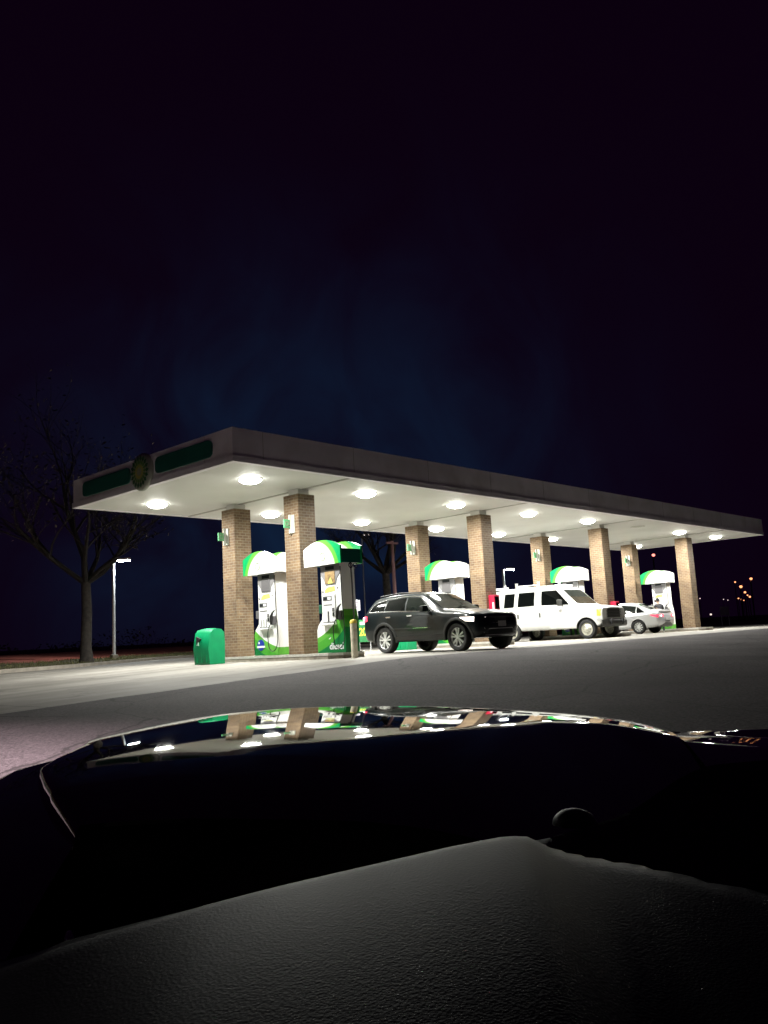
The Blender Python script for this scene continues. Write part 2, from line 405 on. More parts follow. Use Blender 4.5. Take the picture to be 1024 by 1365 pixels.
class MB:
    """collects shapes into one mesh"""
    def __init__(s): s.v = []; s.f = []; s.mi = []; s.cur = 0
    def add(s, vs, fs):
        n = len(s.v); s.v += [tuple(v) for v in vs]
        s.f += [tuple(n + i for i in f) for f in fs]; s.mi += [s.cur] * len(fs)
    def box(s, a, b, ch=0.0):
        x0, y0, z0 = a; x1, y1, z1 = b
        if ch <= 0:
            s.add([(x0,y0,z0),(x1,y0,z0),(x1,y1,z0),(x0,y1,z0),(x0,y0,z1),(x1,y0,z1),(x1,y1,z1),(x0,y1,z1)],
                  [(3,2,1,0),(4,5,6,7),(0,1,5,4),(1,2,6,5),(2,3,7,6),(3,0,4,7)])
        else:
            bm = bmesh.new()
            bmesh.ops.create_cube(bm, size=1)
            for v in bm.verts:
                v.co = ((x0+x1)/2 + v.co.x*(x1-x0), (y0+y1)/2 + v.co.y*(y1-y0), (z0+z1)/2 + v.co.z*(z1-z0))
            bmesh.ops.bevel(bm, geom=bm.edges[:], offset=ch, segments=2, affect='EDGES', profile=0.5)
            s.bm(bm)
    def bm(s, bm):
        bm.verts.index_update()
        s.add([v.co[:] for v in bm.verts], [[v.index for v in f.verts] for f in bm.faces]); bm.free()
    def tube(s, pts, rad, n=8, cap=True):
        pts = [Vector(p) for p in pts]
        if isinstance(rad, (int, float)): rad = [rad] * len(pts)
        rings = []
        prev = None
        for i, p in enumerate(pts):
            d = (pts[min(i+1, len(pts)-1)] - pts[max(i-1, 0)]).normalized()
            a = prev if prev is not None else (Vector((0,0,1)) if abs(d.z) < 0.9 else Vector((1,0,0)))
            x = (a - d * a.dot(d)).normalized(); y = d.cross(x); prev = x
            rings.append([p + (x*math.cos(2*PI*k/n) + y*math.sin(2*PI*k/n)) * rad[i] for k in range(n)])
        vs = [v for r in rings for v in r]; fs = []
        for i in range(len(rings)-1):
            for k in range(n):
                a = i*n+k; b = i*n+(k+1) % n
                fs.append((a, b, b+n, a+n))
        if cap:
            fs.append(tuple(reversed(range(n)))); m = (len(rings)-1)*n; fs.append(tuple(m+k for k in range(n)))
        s.add(vs, fs)
    def lathe(s, prof, axis='z', c=(0,0,0), n=32, close=False):
        """prof: (radius, height) pairs turned round an axis"""
        c = Vector(c); vs = []; fs = []; m = len(prof)
        for k in range(n):
            a = 2*PI*k/n; ca, sa = math.cos(a), math.sin(a)
            for r, h in prof:
                p = {'z': (r*ca, r*sa, h), 'y': (r*ca, h, r*sa), 'x': (h, r*ca, r*sa)}[axis]
                vs.append(c + Vector(p))
        for k in range(n):
            k2 = (k+1) % n
            for j in range(m-1 if not close else m):
                j2 = (j+1) % m
                fs.append((k*m+j, k2*m+j, k2*m+j2, k*m+j2))
        s.add(vs, fs)
    def disc(s, c, r, axis='x', n=24):
        c = Vector(c); vs = []
        for k in range(n):
            a = 2*PI*k/n
            vs.append(c + Vector({'x': (0, r*math.cos(a), r*math.sin(a)), 'y': (r*math.cos(a), 0, r*math.sin(a)), 'z': (r*math.cos(a), r*math.sin(a), 0)}[axis]))
        s.add(vs, [tuple(range(n))])
    def prism(s, poly, d):
        """poly: 3-D outline; d: extrusion vector"""
        n = len(poly); d = Vector(d); a = [Vector(p) for p in poly]; b = [p + d for p in a]
        fs = [tuple(range(n)), tuple(reversed(range(n, 2*n)))] + [(i, i+n, (i+1) % n + n, (i+1) % n) for i in range(n)]
        s.add(a + b, fs)
    def grid(s, P):
        """P[i][j] points"""
        n, m = len(P), len(P[0])
        s.add([p for row in P for p in row], [(i*m+j, (i+1)*m+j, (i+1)*m+j+1, i*m+j+1) for i in range(n-1) for j in range(m-1)])
    def build(s, name, mats, parent=None, smooth=False, angle=40, fix=True):
        me = bpy.data.meshes.new(name)
        me.from_pydata(s.v, [], s.f)
        if not isinstance(mats, (list, tuple)): mats = [mats]
        for m in mats: me.materials.append(m)
        if len(mats) > 1: me.polygons.foreach_set('material_index', s.mi)
        if fix:
            bm = bmesh.new(); bm.from_mesh(me); bmesh.ops.recalc_face_normals(bm, faces=bm.faces[:]); bm.to_mesh(me); bm.free()
        if smooth:
            me.polygons.foreach_set('use_smooth', [True] * len(me.polygons))
            try: me.set_sharp_from_angle(angle=math.radians(angle))
            except Exception: pass
        me.update()
        return link(bpy.data.objects.new(name, me), parent)

def text_mesh(body, size, mtx, m, name, parent, depth=0.002, bold=0.0):
    cu = bpy.data.curves.new('lettering', 'FONT'); cu.body = body; cu.size = size; cu.extrude = depth; cu.offset = bold
    cu.align_x = 'CENTER'; cu.align_y = 'CENTER'
    t = bpy.data.objects.new('lettering', cu); COL.objects.link(t)
    dg = bpy.context.evaluated_depsgraph_get(); dg.update()
    me = bpy.data.meshes.new_from_object(t.evaluated_get(dg))
    bpy.data.objects.remove(t); bpy.data.curves.remove(cu)
    me.transform(mtx); me.materials.clear(); me.materials.append(m); me.name = name
    return link(bpy.data.objects.new(name, me), parent)

FACE_MX = Matrix(((0, 0, -1), (-1, 0, 0), (0, 1, 0))).to_4x4()      # lettering on a face that looks towards -x

def copy_tree(o, parent=None):
    c = o.copy(); COL.objects.link(c); c.parent = parent
    for ch in list(o.children): copy_tree(ch, c)
    return c

def pix(uv, dep):
    """a point DEP metres deep along the sight line of a photo point (used to read positions off the photograph)"""
    d = FW + RT * ((uv[0]-512)/1133.69) + UP * ((682.5-uv[1])/1133.69)
    return Vector((0, 0, CAM_H)) + d * dep

def sstep(t):
    t = min(1, max(0, t)); return t*t*(3-2*t)

# ------------------------------------------------------------------ ground
EDGE_Y = 12.6
def zlot(x, y):
    fy = 1 - sstep((y-17)/11)
    zx = -0.038 * min(11, max(0, 14-x)) * fy
    zy = -0.035 * min(16, max(0, EDGE_Y-y))
    return zx + zy
YB = [(-14, 15.0), (5, 22.5), (11.4, 27.3), (14.9, 29.5), (23, 37.2), (33, 41.0), (64, 43.5)]
def yback(x):
    return float(np.interp(x, [p[0] for p in YB], [p[1] for p in YB]))
def zback(x, db):
    return zlot(x, yback(x)) + 0.12 + 0.12*sstep(db/3.5) + 0.42*sstep((db-2.5)/14) + 0.02*math.sin(x*1.3+db)*min(1, db/3)

def sheet(name, xs, rows, fn, m):
    b = MB(); b.grid([[fn(x, r) for r in rows] for x in xs])
    o = b.build(name, m, smooth=True, angle=80)
    return tag(o, kind='structure')

fr = lambda a, b, n: [a + (b-a)*i/(n-1) for i in range(n)]
xs_pad = fr(-14, 64, 118)
sheet('forecourt', xs_pad, fr(0, 1, 40), lambda x, t: (x, EDGE_Y + t*(yback(x)-EDGE_Y), zlot(x, EDGE_Y + t*(yback(x)-EDGE_Y))), MT['concrete'])
wob = lambda x: 0.035*math.sin(x*2.1) + 0.025*math.sin(x*5.3+1)
sheet('asphalt_road', fr(-45, 110, 230), [EDGE_Y, 12.3, 12, 11.5, 11, 10, 9, 8, 7, 6, 5, 4, 3, 2, 1, 0, -2, -5, -10, -20, -40],
      lambda x, y: (x, y + (wob(x) if y == EDGE_Y else 0), zlot(x, y) + (0.006 if y == EDGE_Y else 0.004)), MT['asphalt'])
sheet('grass_verge', fr(-14, 64, 90), [0.12, 0.4, 0.8, 1.3, 2, 2.6, 3.2], lambda x, d: (x, yback(x)+d+(0.25*math.sin(x*0.9) if d > 3 else 0), zback(x, d)), MT['grass'])
sheet('red_lit_bank', fr(-60, 100, 120), [3.0, 4, 5, 7, 9, 12, 16, 22, 30, 40], lambda x, d: (x, yback(x)+d+(0.25*math.sin(x*0.9) if d < 3.1 else 0), zback(x, d) - (0.012 if d < 3.1 else 0)), MT['red_lit'])  # ground past the verge, its red glow put into the colour
xs_far = [-500, -300, -180, -110, -60, -40, -25] + fr(-14, 64, 50) + [75, 95, 120, 160, 220, 320, 520, 900]
def ground_pt(x, d):
    y = yback(x) + d
    if d > 39: z = zback(x, 39) - 0.03 + min(3.0, 0.012*(d-39))
    else: z = zlot(x, y) - 0.10 if -40 < x < 64 or d <= 3 else zlot(x, y) - 0.08
    return (x, y, z)
sheet('ground', xs_far, [-700, -300, -150, -90, -60, -45, -35, -28, -22, -16, -10, -5, -1, 1, 3, 10, 20, 36, 39.5, 60, 100, 180, 320, 600, 1100], ground_pt, MT['earth'])
# kerb between the slab and the verge
kb = MB()
for a, off, top in ((0, 0, 0), ):
    P = []
    for x in fr(-14, 64, 90):
        y = yback(x); z = zlot(x, y)
        P.append([(x, y-0.02, z-0.05), (x, y-0.02, z+0.11), (x, y, z+0.125), (x, y+0.14, z+0.125), (x, y+0.15, z-0.05)])
    kb.grid(P)
tag(kb.build('kerb', MT['kerb'], smooth=True, angle=35), kind='structure')

# ------------------------------------------------------------------ canopy
NX, NY, CL, CW = 11.7316, 15.5816, 33.7416, 7.6693
ZS, ZT = 4.6725, 5.4914
can = thing('fuel_canopy', 'long flat white canopy on tan brick columns over the fuel pumps', 'canopy', (NX, NY, 0))
b = MB()                                                             # fascia band, a ring of sheet
t = 0.12
for a, c in (((0,0,ZS+.155),(CL,t,ZT)), ((0,CW-t,ZS+.155),(CL,CW,ZT)), ((0,t,ZS+.155),(t,CW-t,ZT)), ((CL-t,t,ZS+.155),(CL,CW-t,ZT))): b.box(a, c)
b.build('fascia', MT['fascia'], can)
b = MB(); e = 0.025
for a, c in (((-e,-e,ZS),(CL+e,t,ZS+.15)), ((-e,CW-t,ZS),(CL+e,CW+e,ZS+.15)), ((-e,t,ZS),(t,CW-t,ZS+.15)), ((CL-t,t,ZS),(CL+e,CW-t,ZS+.15))): b.box(a, c)
b.build('fascia_trim', MT['fascia'], can)
b = MB(); b.box((t+.002, t+.002, ZS+.012), (CL-t-.002, CW-t-.002, ZS+.07)); b.build('soffit', MT['soffit'], can)
b = MB(); b.box((t+.002, t+.002, ZT-.16), (CL-t-.002, CW-t-.002, ZT-.1)); b.build('roof', MT['roofdeck'], can)
for k in range(11):                                                  # butt joints of the fascia sheets
    b = MB(); x = .9+k*3.05; b.box((x-.006, -.003, ZS+.16), (x+.006, .004, ZT-.004)); b.build('fascia_joint', MT['joint'], can)
for k in range(3):
    b = MB(); y = 1.1+k*2.7; b.box((-.003, y-.006, ZS+.16), (.004, y+.006, ZT-.004)); b.build('fascia_joint', MT['joint'], can)
AX, AY, BY, SX, CTOP, W2 = 3.8817, 2.1721, 5.0758, 8.3306, 4.5225, 0.305
def column(cx, cy):
    me = bpy.data.meshes.new('column'); bm = bmesh.new(); uvl = bm.loops.layers.uv.new('UVMap')
    for k in range(4):
        c = [(-W2,-W2),(W2,-W2),(W2,W2),(-W2,W2)]
        (xa, ya), (xb, yb) = c[k], c[(k+1) % 4]
        vs = [bm.verts.new(p) for p in ((cx+xa,cy+ya,.14),(cx+xb,cy+yb,.14),(cx+xb,cy+yb,CTOP),(cx+xa,cy+ya,CTOP))]
        f = bm.faces.new(vs); off = k*2*W2 + random.choice((0, .1))*0
        for l, uv in zip(f.loops, ((off,0),(off+2*W2,0),(off+2*W2,CTOP-.14),(off,CTOP-.14))): l[uvl].uv = uv
    f = bm.faces.new([bm.verts.new((cx+x,cy+y,CTOP)) for x, y in ((-W2,-W2),(W2,-W2),(W2,W2),(-W2,W2))])
    for l in f.loops: l[uvl].uv = (0.05, 0.03)
    bmesh.ops.remove_doubles(bm, verts=bm.verts[:], dist=1e-5)
    bm.to_mesh(me); bm.free(); me.materials.append(MT['brick'])
    o = link(bpy.data.objects.new('column', me), can)
    s = MB(); s.box((cx-.2, cy-.2, CTOP), (cx+.2, cy+.2, ZS+.011)); s.build('column_stub', MT['trim'], o)
for k in range(4):
    for dy in (AY, BY): column(AX + k*SX, dy)
for k in range(4):
    b = MB(); b.box((AX+k*SX-.055, t+.004, ZS-.004), (AX+k*SX+.055, CW-t-.004, ZS+.0115)); b.build('soffit_gutter', MT['joint'], can)
# end sign: two green bands and a sunburst disc
def band(y0, y1, z0, z1, r=0.14):
    b = MB(); pts = []
    for (cy, cz, a0) in ((y0+r, z0+r, PI), (y1-r, z0+r, 1.5*PI), (y1-r, z1-r, 0), (y0+r, z1-r, .5*PI)):
        for q in range(5): a = a0 + q*PI/8; pts.append((-0.045, cy-NY+r*math.cos(a), cz+r*math.sin(a)))
    b.prism(pts, (0.05, 0, 0)); return b.build('sign_band', MT['band_green'], can)
band(16.35, 18.80, 4.92, 5.34); band(20.05, 22.62, 4.90, 5.32)
cy0, cz0 = 19.42-NY, 5.08
b = MB(); b.lathe([(0, -.12), (.37, -.12), (.47, -.09), (.50, -.045), (.50, 0), (0, 0)], 'x', (0, cy0, cz0), 40)
disc = b.build('emblem_disc', mat('emblem_disc', (0.34, 0.36, 0.30), 0.4), can, True)
for rads, n0, mm in (((.45, .27), 18, mat('petal_dark_green', (0.01, 0.12, 0.04), 0.4)), ((.32, .18), 18, mat('petal_light_green', (0.10, 0.28, 0.03), 0.4)), ((.21, .09), 18, mat('petal_yellow', (0.55, 0.48, 0.05), 0.4))):
    b = MB()
    for k in range(n0):
        a = 2*PI*k/n0; da = PI/n0
        P = [(-.124-.02*(.45-rads[0]), cy0+rr_*math.cos(a+d_), cz0+rr_*math.sin(a+d_)) for rr_, d_ in ((rads[1], 0), (rads[0]*.8, da*.9), (rads[0], 0), (rads[0]*.8, -da*.9))]
        b.add(P, [(0, 1, 2, 3)])
    b.build('sunburst_petals', mm, disc)
# canopy lamps
LX0, LSX, LYF, LYB = 1.7106, 4.244, 1.5565, 5.9442
ords = ['first', 'second', 'third', 'fourth', 'fifth', 'sixth', 'seventh', 'eighth']
def lamp_fixture(lit):
    l = thing('canopy_lamp', '', 'ceiling lamp', group='lamps recessed in the canopy soffit')
    b = MB(); b.lathe([(.20, .05), (.30, .05), (.31, 0), (.30, -.022), (.21, -.022)], 'z', (0,0,0), 28); b.build('trim_ring', MT['trim'], l, True)
    b = MB(); pr = [((.292 if lit else .215)*math.cos(a), -.012-(.12 if lit else .03)*math.sin(a)) for a in fr(0, PI/2, 8)]
    b.lathe(pr, 'z', (0,0,0), 24); b.build('lens', MT['lens' if lit else 'lens_off'], l, True)
    if lit:
        ld = bpy.data.lights.new('lamp_light', 'AREA'); ld.shape = 'DISK'; ld.size = .46; ld.energy = CANOPY_WATTS; ld.color = (1.0, .985, .925); ld.spread = math.radians(172)
        lo = bpy.data.objects.new('lamp_light', ld); lo.location = (0, 0, -.138); link(lo, l)
    return l
proto = None
for row, ly, nm in (('front', LYF, 'near'), ('back', LYB, 'far')):
    for k in range(8):
        lit = not (row == 'front' and k == 5)
        if lit:
            if proto is None: proto = lamp_fixture(True); o = proto
            else: o = copy_tree(proto)
            o['label'] = f'round lit canopy lamp, {ords[k]} of the {nm} row from the green sign'
        else:
            o = lamp_fixture(False); o['label'] = 'round unlit lamp in the canopy ceiling, the only dark one'
        o.location = (NX+LX0+k*LSX, NY+ly, ZS+.012)

# ------------------------------------------------------------------ pump islands, bins, bollards
def island(y0):
    o = thing('pump_island', '', 'pump island', group='raised pump islands under the canopy')
    ch = .28
    out = [(-.66,y0+ch),(-.66+ch,y0),(.66-ch,y0),(.66,y0+ch),(.66,2.6-ch),(.66-ch,2.6),(-.66+ch,2.6),(-.66,2.6-ch)]
    b = MB(); b.prism([(x,y,-.05) for x, y in out], (0,0,.19)); b.build('base', MT['island'], o)
    b = MB(); n = len(out)                                           # steel nosing along the top edge
    for i in range(n):
        (xa, ya), (xb, yb) = out[i], out[(i+1) % n]
        gx = lambda v, k: v*(1+k/.66)
        gy = lambda v, k: v+(k if v > 0 else -k)
        A_ = lambda v, w_, k, z: (gx(v,k), gy(w_,k), z)
        b.add([A_(xa,ya,.008,.085),A_(xb,yb,.008,.085),A_(xb,yb,.008,.150),A_(xa,ya,.008,.150),A_(xa,ya,-.03,.150),A_(xb,yb,-.03,.150)], [(0,1,2,3),(3,2,5,4)])
    b.build('steel_edge', MT['steel_edge'], o)
    return o
ISL = island(-2.9); ISL2 = island(-1.85)
for k in range(4):
    o = ISL if k == 0 else ISL2 if k == 1 else copy_tree(ISL2)
    o.location = (NX+AX+k*SX, 18.75, 0)
    o['label'] = ['raised concrete island nearest the camera, carrying two pumps', 'raised concrete island behind the dark SUV', 'raised concrete island behind the white van', 'raised concrete island at the far end behind the silver car'][k]

def bin_unit():
    o = thing('waste_bin', '', 'bin', group='green bins at the ends of the pump islands')
    b = MB()
    prof = [(-.26,0),(.26,0),(.28,.55),(.26,.88),(.16,.965),(0,.985),(-.14,.95),(-.22,.86),(-.30,.45)]
    P = [[(x*(1-.0), y, z*(1 - .02*(abs(y)/.33)**2)) for x, z in prof + [prof[0]]] for y in (-.325, -.31, -.1, .1, .31, .325)]
    b.grid(P); b.add([(x,-.325,z*.98) for x, z in prof], [tuple(range(9))]); b.add([(x,.325,z*.98) for x, z in prof], [tuple(range(9))])
    body = b.build('body', MT['green_plastic'], o, True, 35)
    for yy in (-.2, .0, .2):
        b = MB(); b.box((-.293,yy-.012,.06),(-.262,yy+.012,.42)); b.build('rib', MT['green_plastic'], body)
    b = MB(); b.prism([(-.305,.02,.70),(-.292,.22,.76),(-.318,.16,.50)], (.08,0,0)); b.build('opening', MT['dark_hole'], o)
    b = MB(); b.prism([(-.325,.17,.52),(-.312,.09,.62),(-.32,.07,.51)], (.02,0,0)); b.build('flap', mat('bin_flap', (.35,.6,.45), .3), o)
    return o
B1 = bin_unit(); B1.location = (13.98, 19.86, 0); B1.rotation_euler = (0, 0, math.radians(4))
B1['label'] = 'green plastic bin beside the leftmost brick column'
B2 = copy_tree(B1); B2.location = (22.75, 20.5, 0); B2['label'] = 'green bin seen under the dark SUV'

bo = thing('bollard', 'round cream bollard with a yellow top at the near end of the first island', 'bollard', (15.12, 15.32, 0))
b = MB(); b.lathe([(0,0),(.085,0),(.085,.86),(0,.86)], 'z', (0,0,0), 20); b.build('post', MT['post'], bo, True)
b = MB(); b.lathe([(0,.86),(.09,.86),(.09,.90),(.07,.945),(0,.96)], 'z', (0,0,0), 20); b.build('cap', MT['yellow_paint'], bo, True)

# ------------------------------------------------------------------ dispensers
WHITE, GREEN, LIME = (.86,.87,.85), (.0,.34,.10), (.11,.40,.05)
def dispenser(label, loc, mirror, diesel):
    s = -1 if mirror else 1
    o = thing('fuel_dispenser', label, 'fuel pump', loc, 0, 'fuel pumps between the brick columns')
    hood_m = arc_mat('hood_paint', -.30*s, 2.26, [(0, WHITE), (.77, (.40,.66,.30)), (.80, LIME), (.93, GREEN)], .3)
    base_m = arc_mat('base_paint', -1.05*s, 2.55 if not diesel else 2.45, [(0, WHITE), (2.22 if not diesel else 2.0, LIME), (2.42 if not diesel else 2.12, (.06,.33,.03)), (2.6 if not diesel else 2.34, (.0,.15,.035))], .35)
    # hood: two arched plates, end panels, roof
    b = MB(); b.cur = 0
    def plate(x, w):
        P = [(x, -.70, 2.42), (x, .70, 2.42)]
        for q in range(13):
            y = .70 - 1.40*q/12; P.append((x, y, 2.88 + .19*(1-(y/.70)**2)))
        return P
    b.prism(plate(-.40, 1), (.06, 0, 0)); hood = b.build('hood', hood_m, o)
    b = MB(); b.prism(plate(.34, 1), (.06, 0, 0)); b.build('rear_plate', hood_m, hood)
    for yy in (-.685, .655):
        b = MB(); b.box((-.338, yy, 2.44), (.338, yy+.03, 2.80))
        b.build('end_panel', MT['teal'] if diesel else MT['white'], hood)
    b = MB(); b.box((-.338,-.65,2.46),(.338,.65,2.50)); b.build('underside', MT['pale_grey'], hood)
    # emblem ring on the hood
    b = MB(); cy_, cz_ = .03*s + .0, 2.64
    b.lathe([(.085,-.408),(.112,-.408),(.112,-.400),(.085,-.400)], 'x', (0, cy_, cz_), 24, True); b.build('emblem', MT['ring'], hood)
    # cabinet: lower box and upper column, both in one white/green shell
    b = MB()
    prof = [(.45,.15),(.45,.74),(.40,.86),(.24,1.02),(.22,1.20),(.22,2.46),(-.52,2.46),(-.53,1.35),(-.60,.95),(-.60,.15)]
    b.prism([(-.25, y, z) for y, z in prof], (.5, 0, 0))
    body = b.build('cabinet', base_m, o, False)
    # front door with keypad block
    b = MB(); b.box((-.285,-.30,.92),(-.245,.17,1.66), .012); b.build('control_panel', MT['white'], o)
    b = MB(); b.prism([(-.262,.215,2.43),(-.262,.215,2.16),(-.262,.10,2.02),(-.262,.06,1.90),(-.262,-.34,1.90),(-.262,-.38,2.05),(-.262,-.50,2.18),(-.262,-.50,2.43)], (.02,0,0))
    head = b.build('display_head', MT['pale_grey'], o)
    b = MB(); b.box((-.275,-.30,2.29),(-.258,.02,2.38)); b.build('price_display', MT['lcd'], head)
    b = MB(); b.box((-.272,-.32,1.93),(-.26,.05,2.25), .003); b.build('advert', MT['brown_pic'] if diesel else MT['mid_grey'], head)
    if diesel:
        b = MB(); b.prism([(-.276,-.05,1.93),(-.276,-.25,1.93),(-.276,-.16,2.10)], (.003,0,0)); b.build('picture', MT['yellow'], head)
    b = MB(); b.prism([(-.258,.10,1.70),(-.258,-.30,1.74),(-.258,-.28,1.86),(-.258,-.02,1.84),(-.258,.08,1.78)], (.007,0,0)); b.build('sticker', MT['yellow'], o)
    b = MB(); b.box((-.252,.14,1.70),(-.246,.20,1.76)); b.build('decal', MT['mid_grey'], o)
    b = MB(); b.box((-.252,-.42,1.78),(-.246,-.36,1.82)); b.build('decal', MT['mid_grey'], o)
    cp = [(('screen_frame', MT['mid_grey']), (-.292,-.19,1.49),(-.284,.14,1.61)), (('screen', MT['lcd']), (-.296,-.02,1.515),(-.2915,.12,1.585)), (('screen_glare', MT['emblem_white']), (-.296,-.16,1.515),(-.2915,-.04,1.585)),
          (('card_reader', MT['mid_grey']), (-.30,-.27,1.20),(-.284,-.20,1.30)), (('slot_strip', MT['pale_grey']), (-.292,-.20,1.37),(-.284,.13,1.40)), (('keypad', MT['black']), (-.30,-.27,1.08),(-.284,-.205,1.18))]
    for (nm, mm), a, c in cp:
        b = MB(); b.box(a, c); b.build(nm, mm, o)
    if diesel:
        b = MB(); b.box((-.31,-.06,.95),(-.284,-.03,1.22)); b.build('grade_button', MT['mid_grey'], o)
        b = MB(); b.box((-.30,-.26,.935),(-.284,.16,.95)); b.build('tray', MT['pale_grey'], o)
    else:
        for yy in (.12, .0, -.12):
            b = MB(); b.box((-.298,yy-.045,.94),(-.284,yy-.028,1.15)); b.box((-.298,yy-.045,.93),(-.284,yy+.03,.945)); b.build('grade_button', MT['mid_grey'], o)
    b = MB(); b.box((-.36,-.32,.86),(-.25,.18,.905), .015); b.build('shelf', MT['white'], o)
    # service box on the far side
    b = MB(); b.box((-.27,.225,1.18),(.0,.34,1.40), .01); b.build('towel_box', mat('towel_box', (.02,.10,.06), .4) if diesel else MT['mid_grey'], o)
    # nozzle and hose
    b = MB(); b.box((-.31,-.53,.98),(-.245,-.38,1.22), .015); b.build('nozzle_holster', MT['mid_grey'], o)
    b = MB(); b.tube([(-.33,-.40,1.00),(-.37,-.44,1.05),(-.37,-.46,1.20),(-.36,-.50,1.30),(-.33,-.57,1.38)], [.02,.04,.045,.03,.016], 8); b.box((-.395,-.49,.98),(-.36,-.42,1.20), .01)
    b.build('nozzle', MT['black'], o, True)
    H = [(-.28,-.55,2.35),(-.30,-.58,2.0),(-.31,-.60,1.5),(-.32,-.64,.95),(-.33,-.66,.60),(-.33,-.60,.36),(-.34,-.45,.26),(-.34,-.31,.34),(-.35,-.27,.55),(-.36,-.29,.80),(-.35,-.36,.98)]
    P = []
    for i in range(len(H)-1):
        p0, p1, p2, p3 = (Vector(H[max(i-1,0)]), Vector(H[i]), Vector(H[i+1]), Vector(H[min(i+2,len(H)-1)]))
        for q in range(5):
            u = q/5; P.append(.5*((2*p1)+(p2-p0)*u+(2*p0-5*p1+4*p2-p3)*u*u+(3*p1-p0-3*p2+p3)*u**3))
    P.append(Vector(H[-1]))
    b = MB(); b.tube(P, .013, 6); b.build('hose', MT['black'], o, True)
    if not diesel:
        b = MB(); b.lathe([(0,-.262),(.15,-.262),(.15,-.25),(0,-.25)], 'x', (0,.17,.44), 24); em = b.build('emblem', MT['blue'], o)
        b = MB(); b.box((-.266,-.02,.365),(-.2625,.335,.42)); b.box((-.266,.21,.47),(-.2625,.27,.53)); b.build('emblem_band', MT['emblem_white'], em)
    else:
        text_mesh('diesel', .235, Matrix.Translation((-.254, -.27, .31)) @ FACE_MX, MT['emblem_white'], 'lettering', o, bold=.004)
        b = MB(); b.prism([(-.253,.03,.50),(-.253,-.03,.50),(-.253,-.07,.545),(-.253,-.055,.55)], (.003,0,0)); b.build('tick_mark', MT['emblem_white'], o)
        # round hose reels of the end face
        for xx in (-.05, .12):
            b = MB(); b.lathe([(.05,-.71),(.075,-.71),(.075,-.69),(.05,-.69)], 'y', (xx,0,2.36), 16, True); b.build('hose_clamp', MT['chrome'], o)
        b = MB(); b.tube([(.0,-.66,2.44),(.02,-.66,1.9),(.02,-.67,1.0),(.02,-.69,.55),(.02,-.62,.22)], .022, 8); b.build('end_pipe', MT['mid_grey'], o, True)
    return o
DX = 15.47
dispenser('white fuel pump with blue round emblem between the two nearest brick columns', (DX, 18.98, 0), False, False)
dispenser('fuel pump with white diesel lettering and dark teal hood end', (DX, 16.33, 0), True, True)
P2 = dispenser('white fuel pump behind the dark SUV, green end of its hood towards the left', (DX+SX, 19.22, 0), False, False)
for k, lb in ((2, 'white fuel pump whose hood rises above the white van'), (3, 'white fuel pump beside the silver car, farthest along the canopy')):
    o = copy_tree(P2); o.location = (DX+k*SX, 19.22, 0); o['label'] = lb

# ------------------------------------------------------------------ small signs and boxes on the columns
def number_flag():
    o = thing('pump_flag_sign', '', 'sign', group='small flag signs on the brick columns')
    b = MB(); b.prism([(-.03,.0,-.26),(-.03,.0,.26),(-.10,.03,.26),(-.10,.03,-.26)], (0,-.03,0)); b.box((-.03,-.13,-.25),(-.004,.06,.25)); b.build('bracket', mat('bracket_cream', (.42,.42,.36), .5), o)
    b = MB(); b.box((-.30,-.02,-.12),(-.10,.02,.12), .01); pl = b.build('panel', mat('flag_green', (.10,.36,.16), .4), o)
    b = MB(); b.lathe([(.045,-.026),(.07,-.026),(.07,.026),(.045,.026)], 'y', (-.20,0,0), 20, True); b.build('emblem', MT['ring'], pl)
    return o
FL = number_flag()
for i, (k, dy, lb) in enumerate(((0, BY, 'green flag sign on the brick column beside the green bin'), (0, AY, 'green flag sign on the column between the two nearest pumps'),
                                 (1, BY, 'small flag sign on the column behind the dark SUV'), (2, BY, 'small flag sign on the column above the white van'), (3, BY, 'small flag sign on the column above the silver car'))):
    o = FL if i == 0 else copy_tree(FL)
    o.location = (NX+AX+k*SX-W2, NY+dy+(.10 if i == 0 else -.02), 3.70); o['label'] = lb
def red_cabinet():
    o = thing('extinguisher_box', '', 'fire extinguisher box', group='red boxes on the front brick columns')
    b = MB(); b.box((-.15,-.24,-.27),(.15,-.002,.27), .015); b.build('box', MT['red_box'], o)
    b = MB(); b.box((-.155,-.22,-.22),(-.151,-.15,.02)); b.build('label_strip', MT['emblem_white'], o)
    b = MB(); b.box((-.11,-.246,-.2),(.11,-.241,.2)); b.build('window', MT['glass'], o)
    return o
R1 = red_cabinet(); R1.location = (NX+AX+SX-.02, NY+AY-W2, 1.44); R1['label'] = 'red box on the column between the dark SUV and the white van'
R2 = copy_tree(R1); R2.location = (NX+AX+2*SX+.08, NY+AY-W2, 1.17); R2['label'] = 'red box on the column just above the bonnet of the white van'

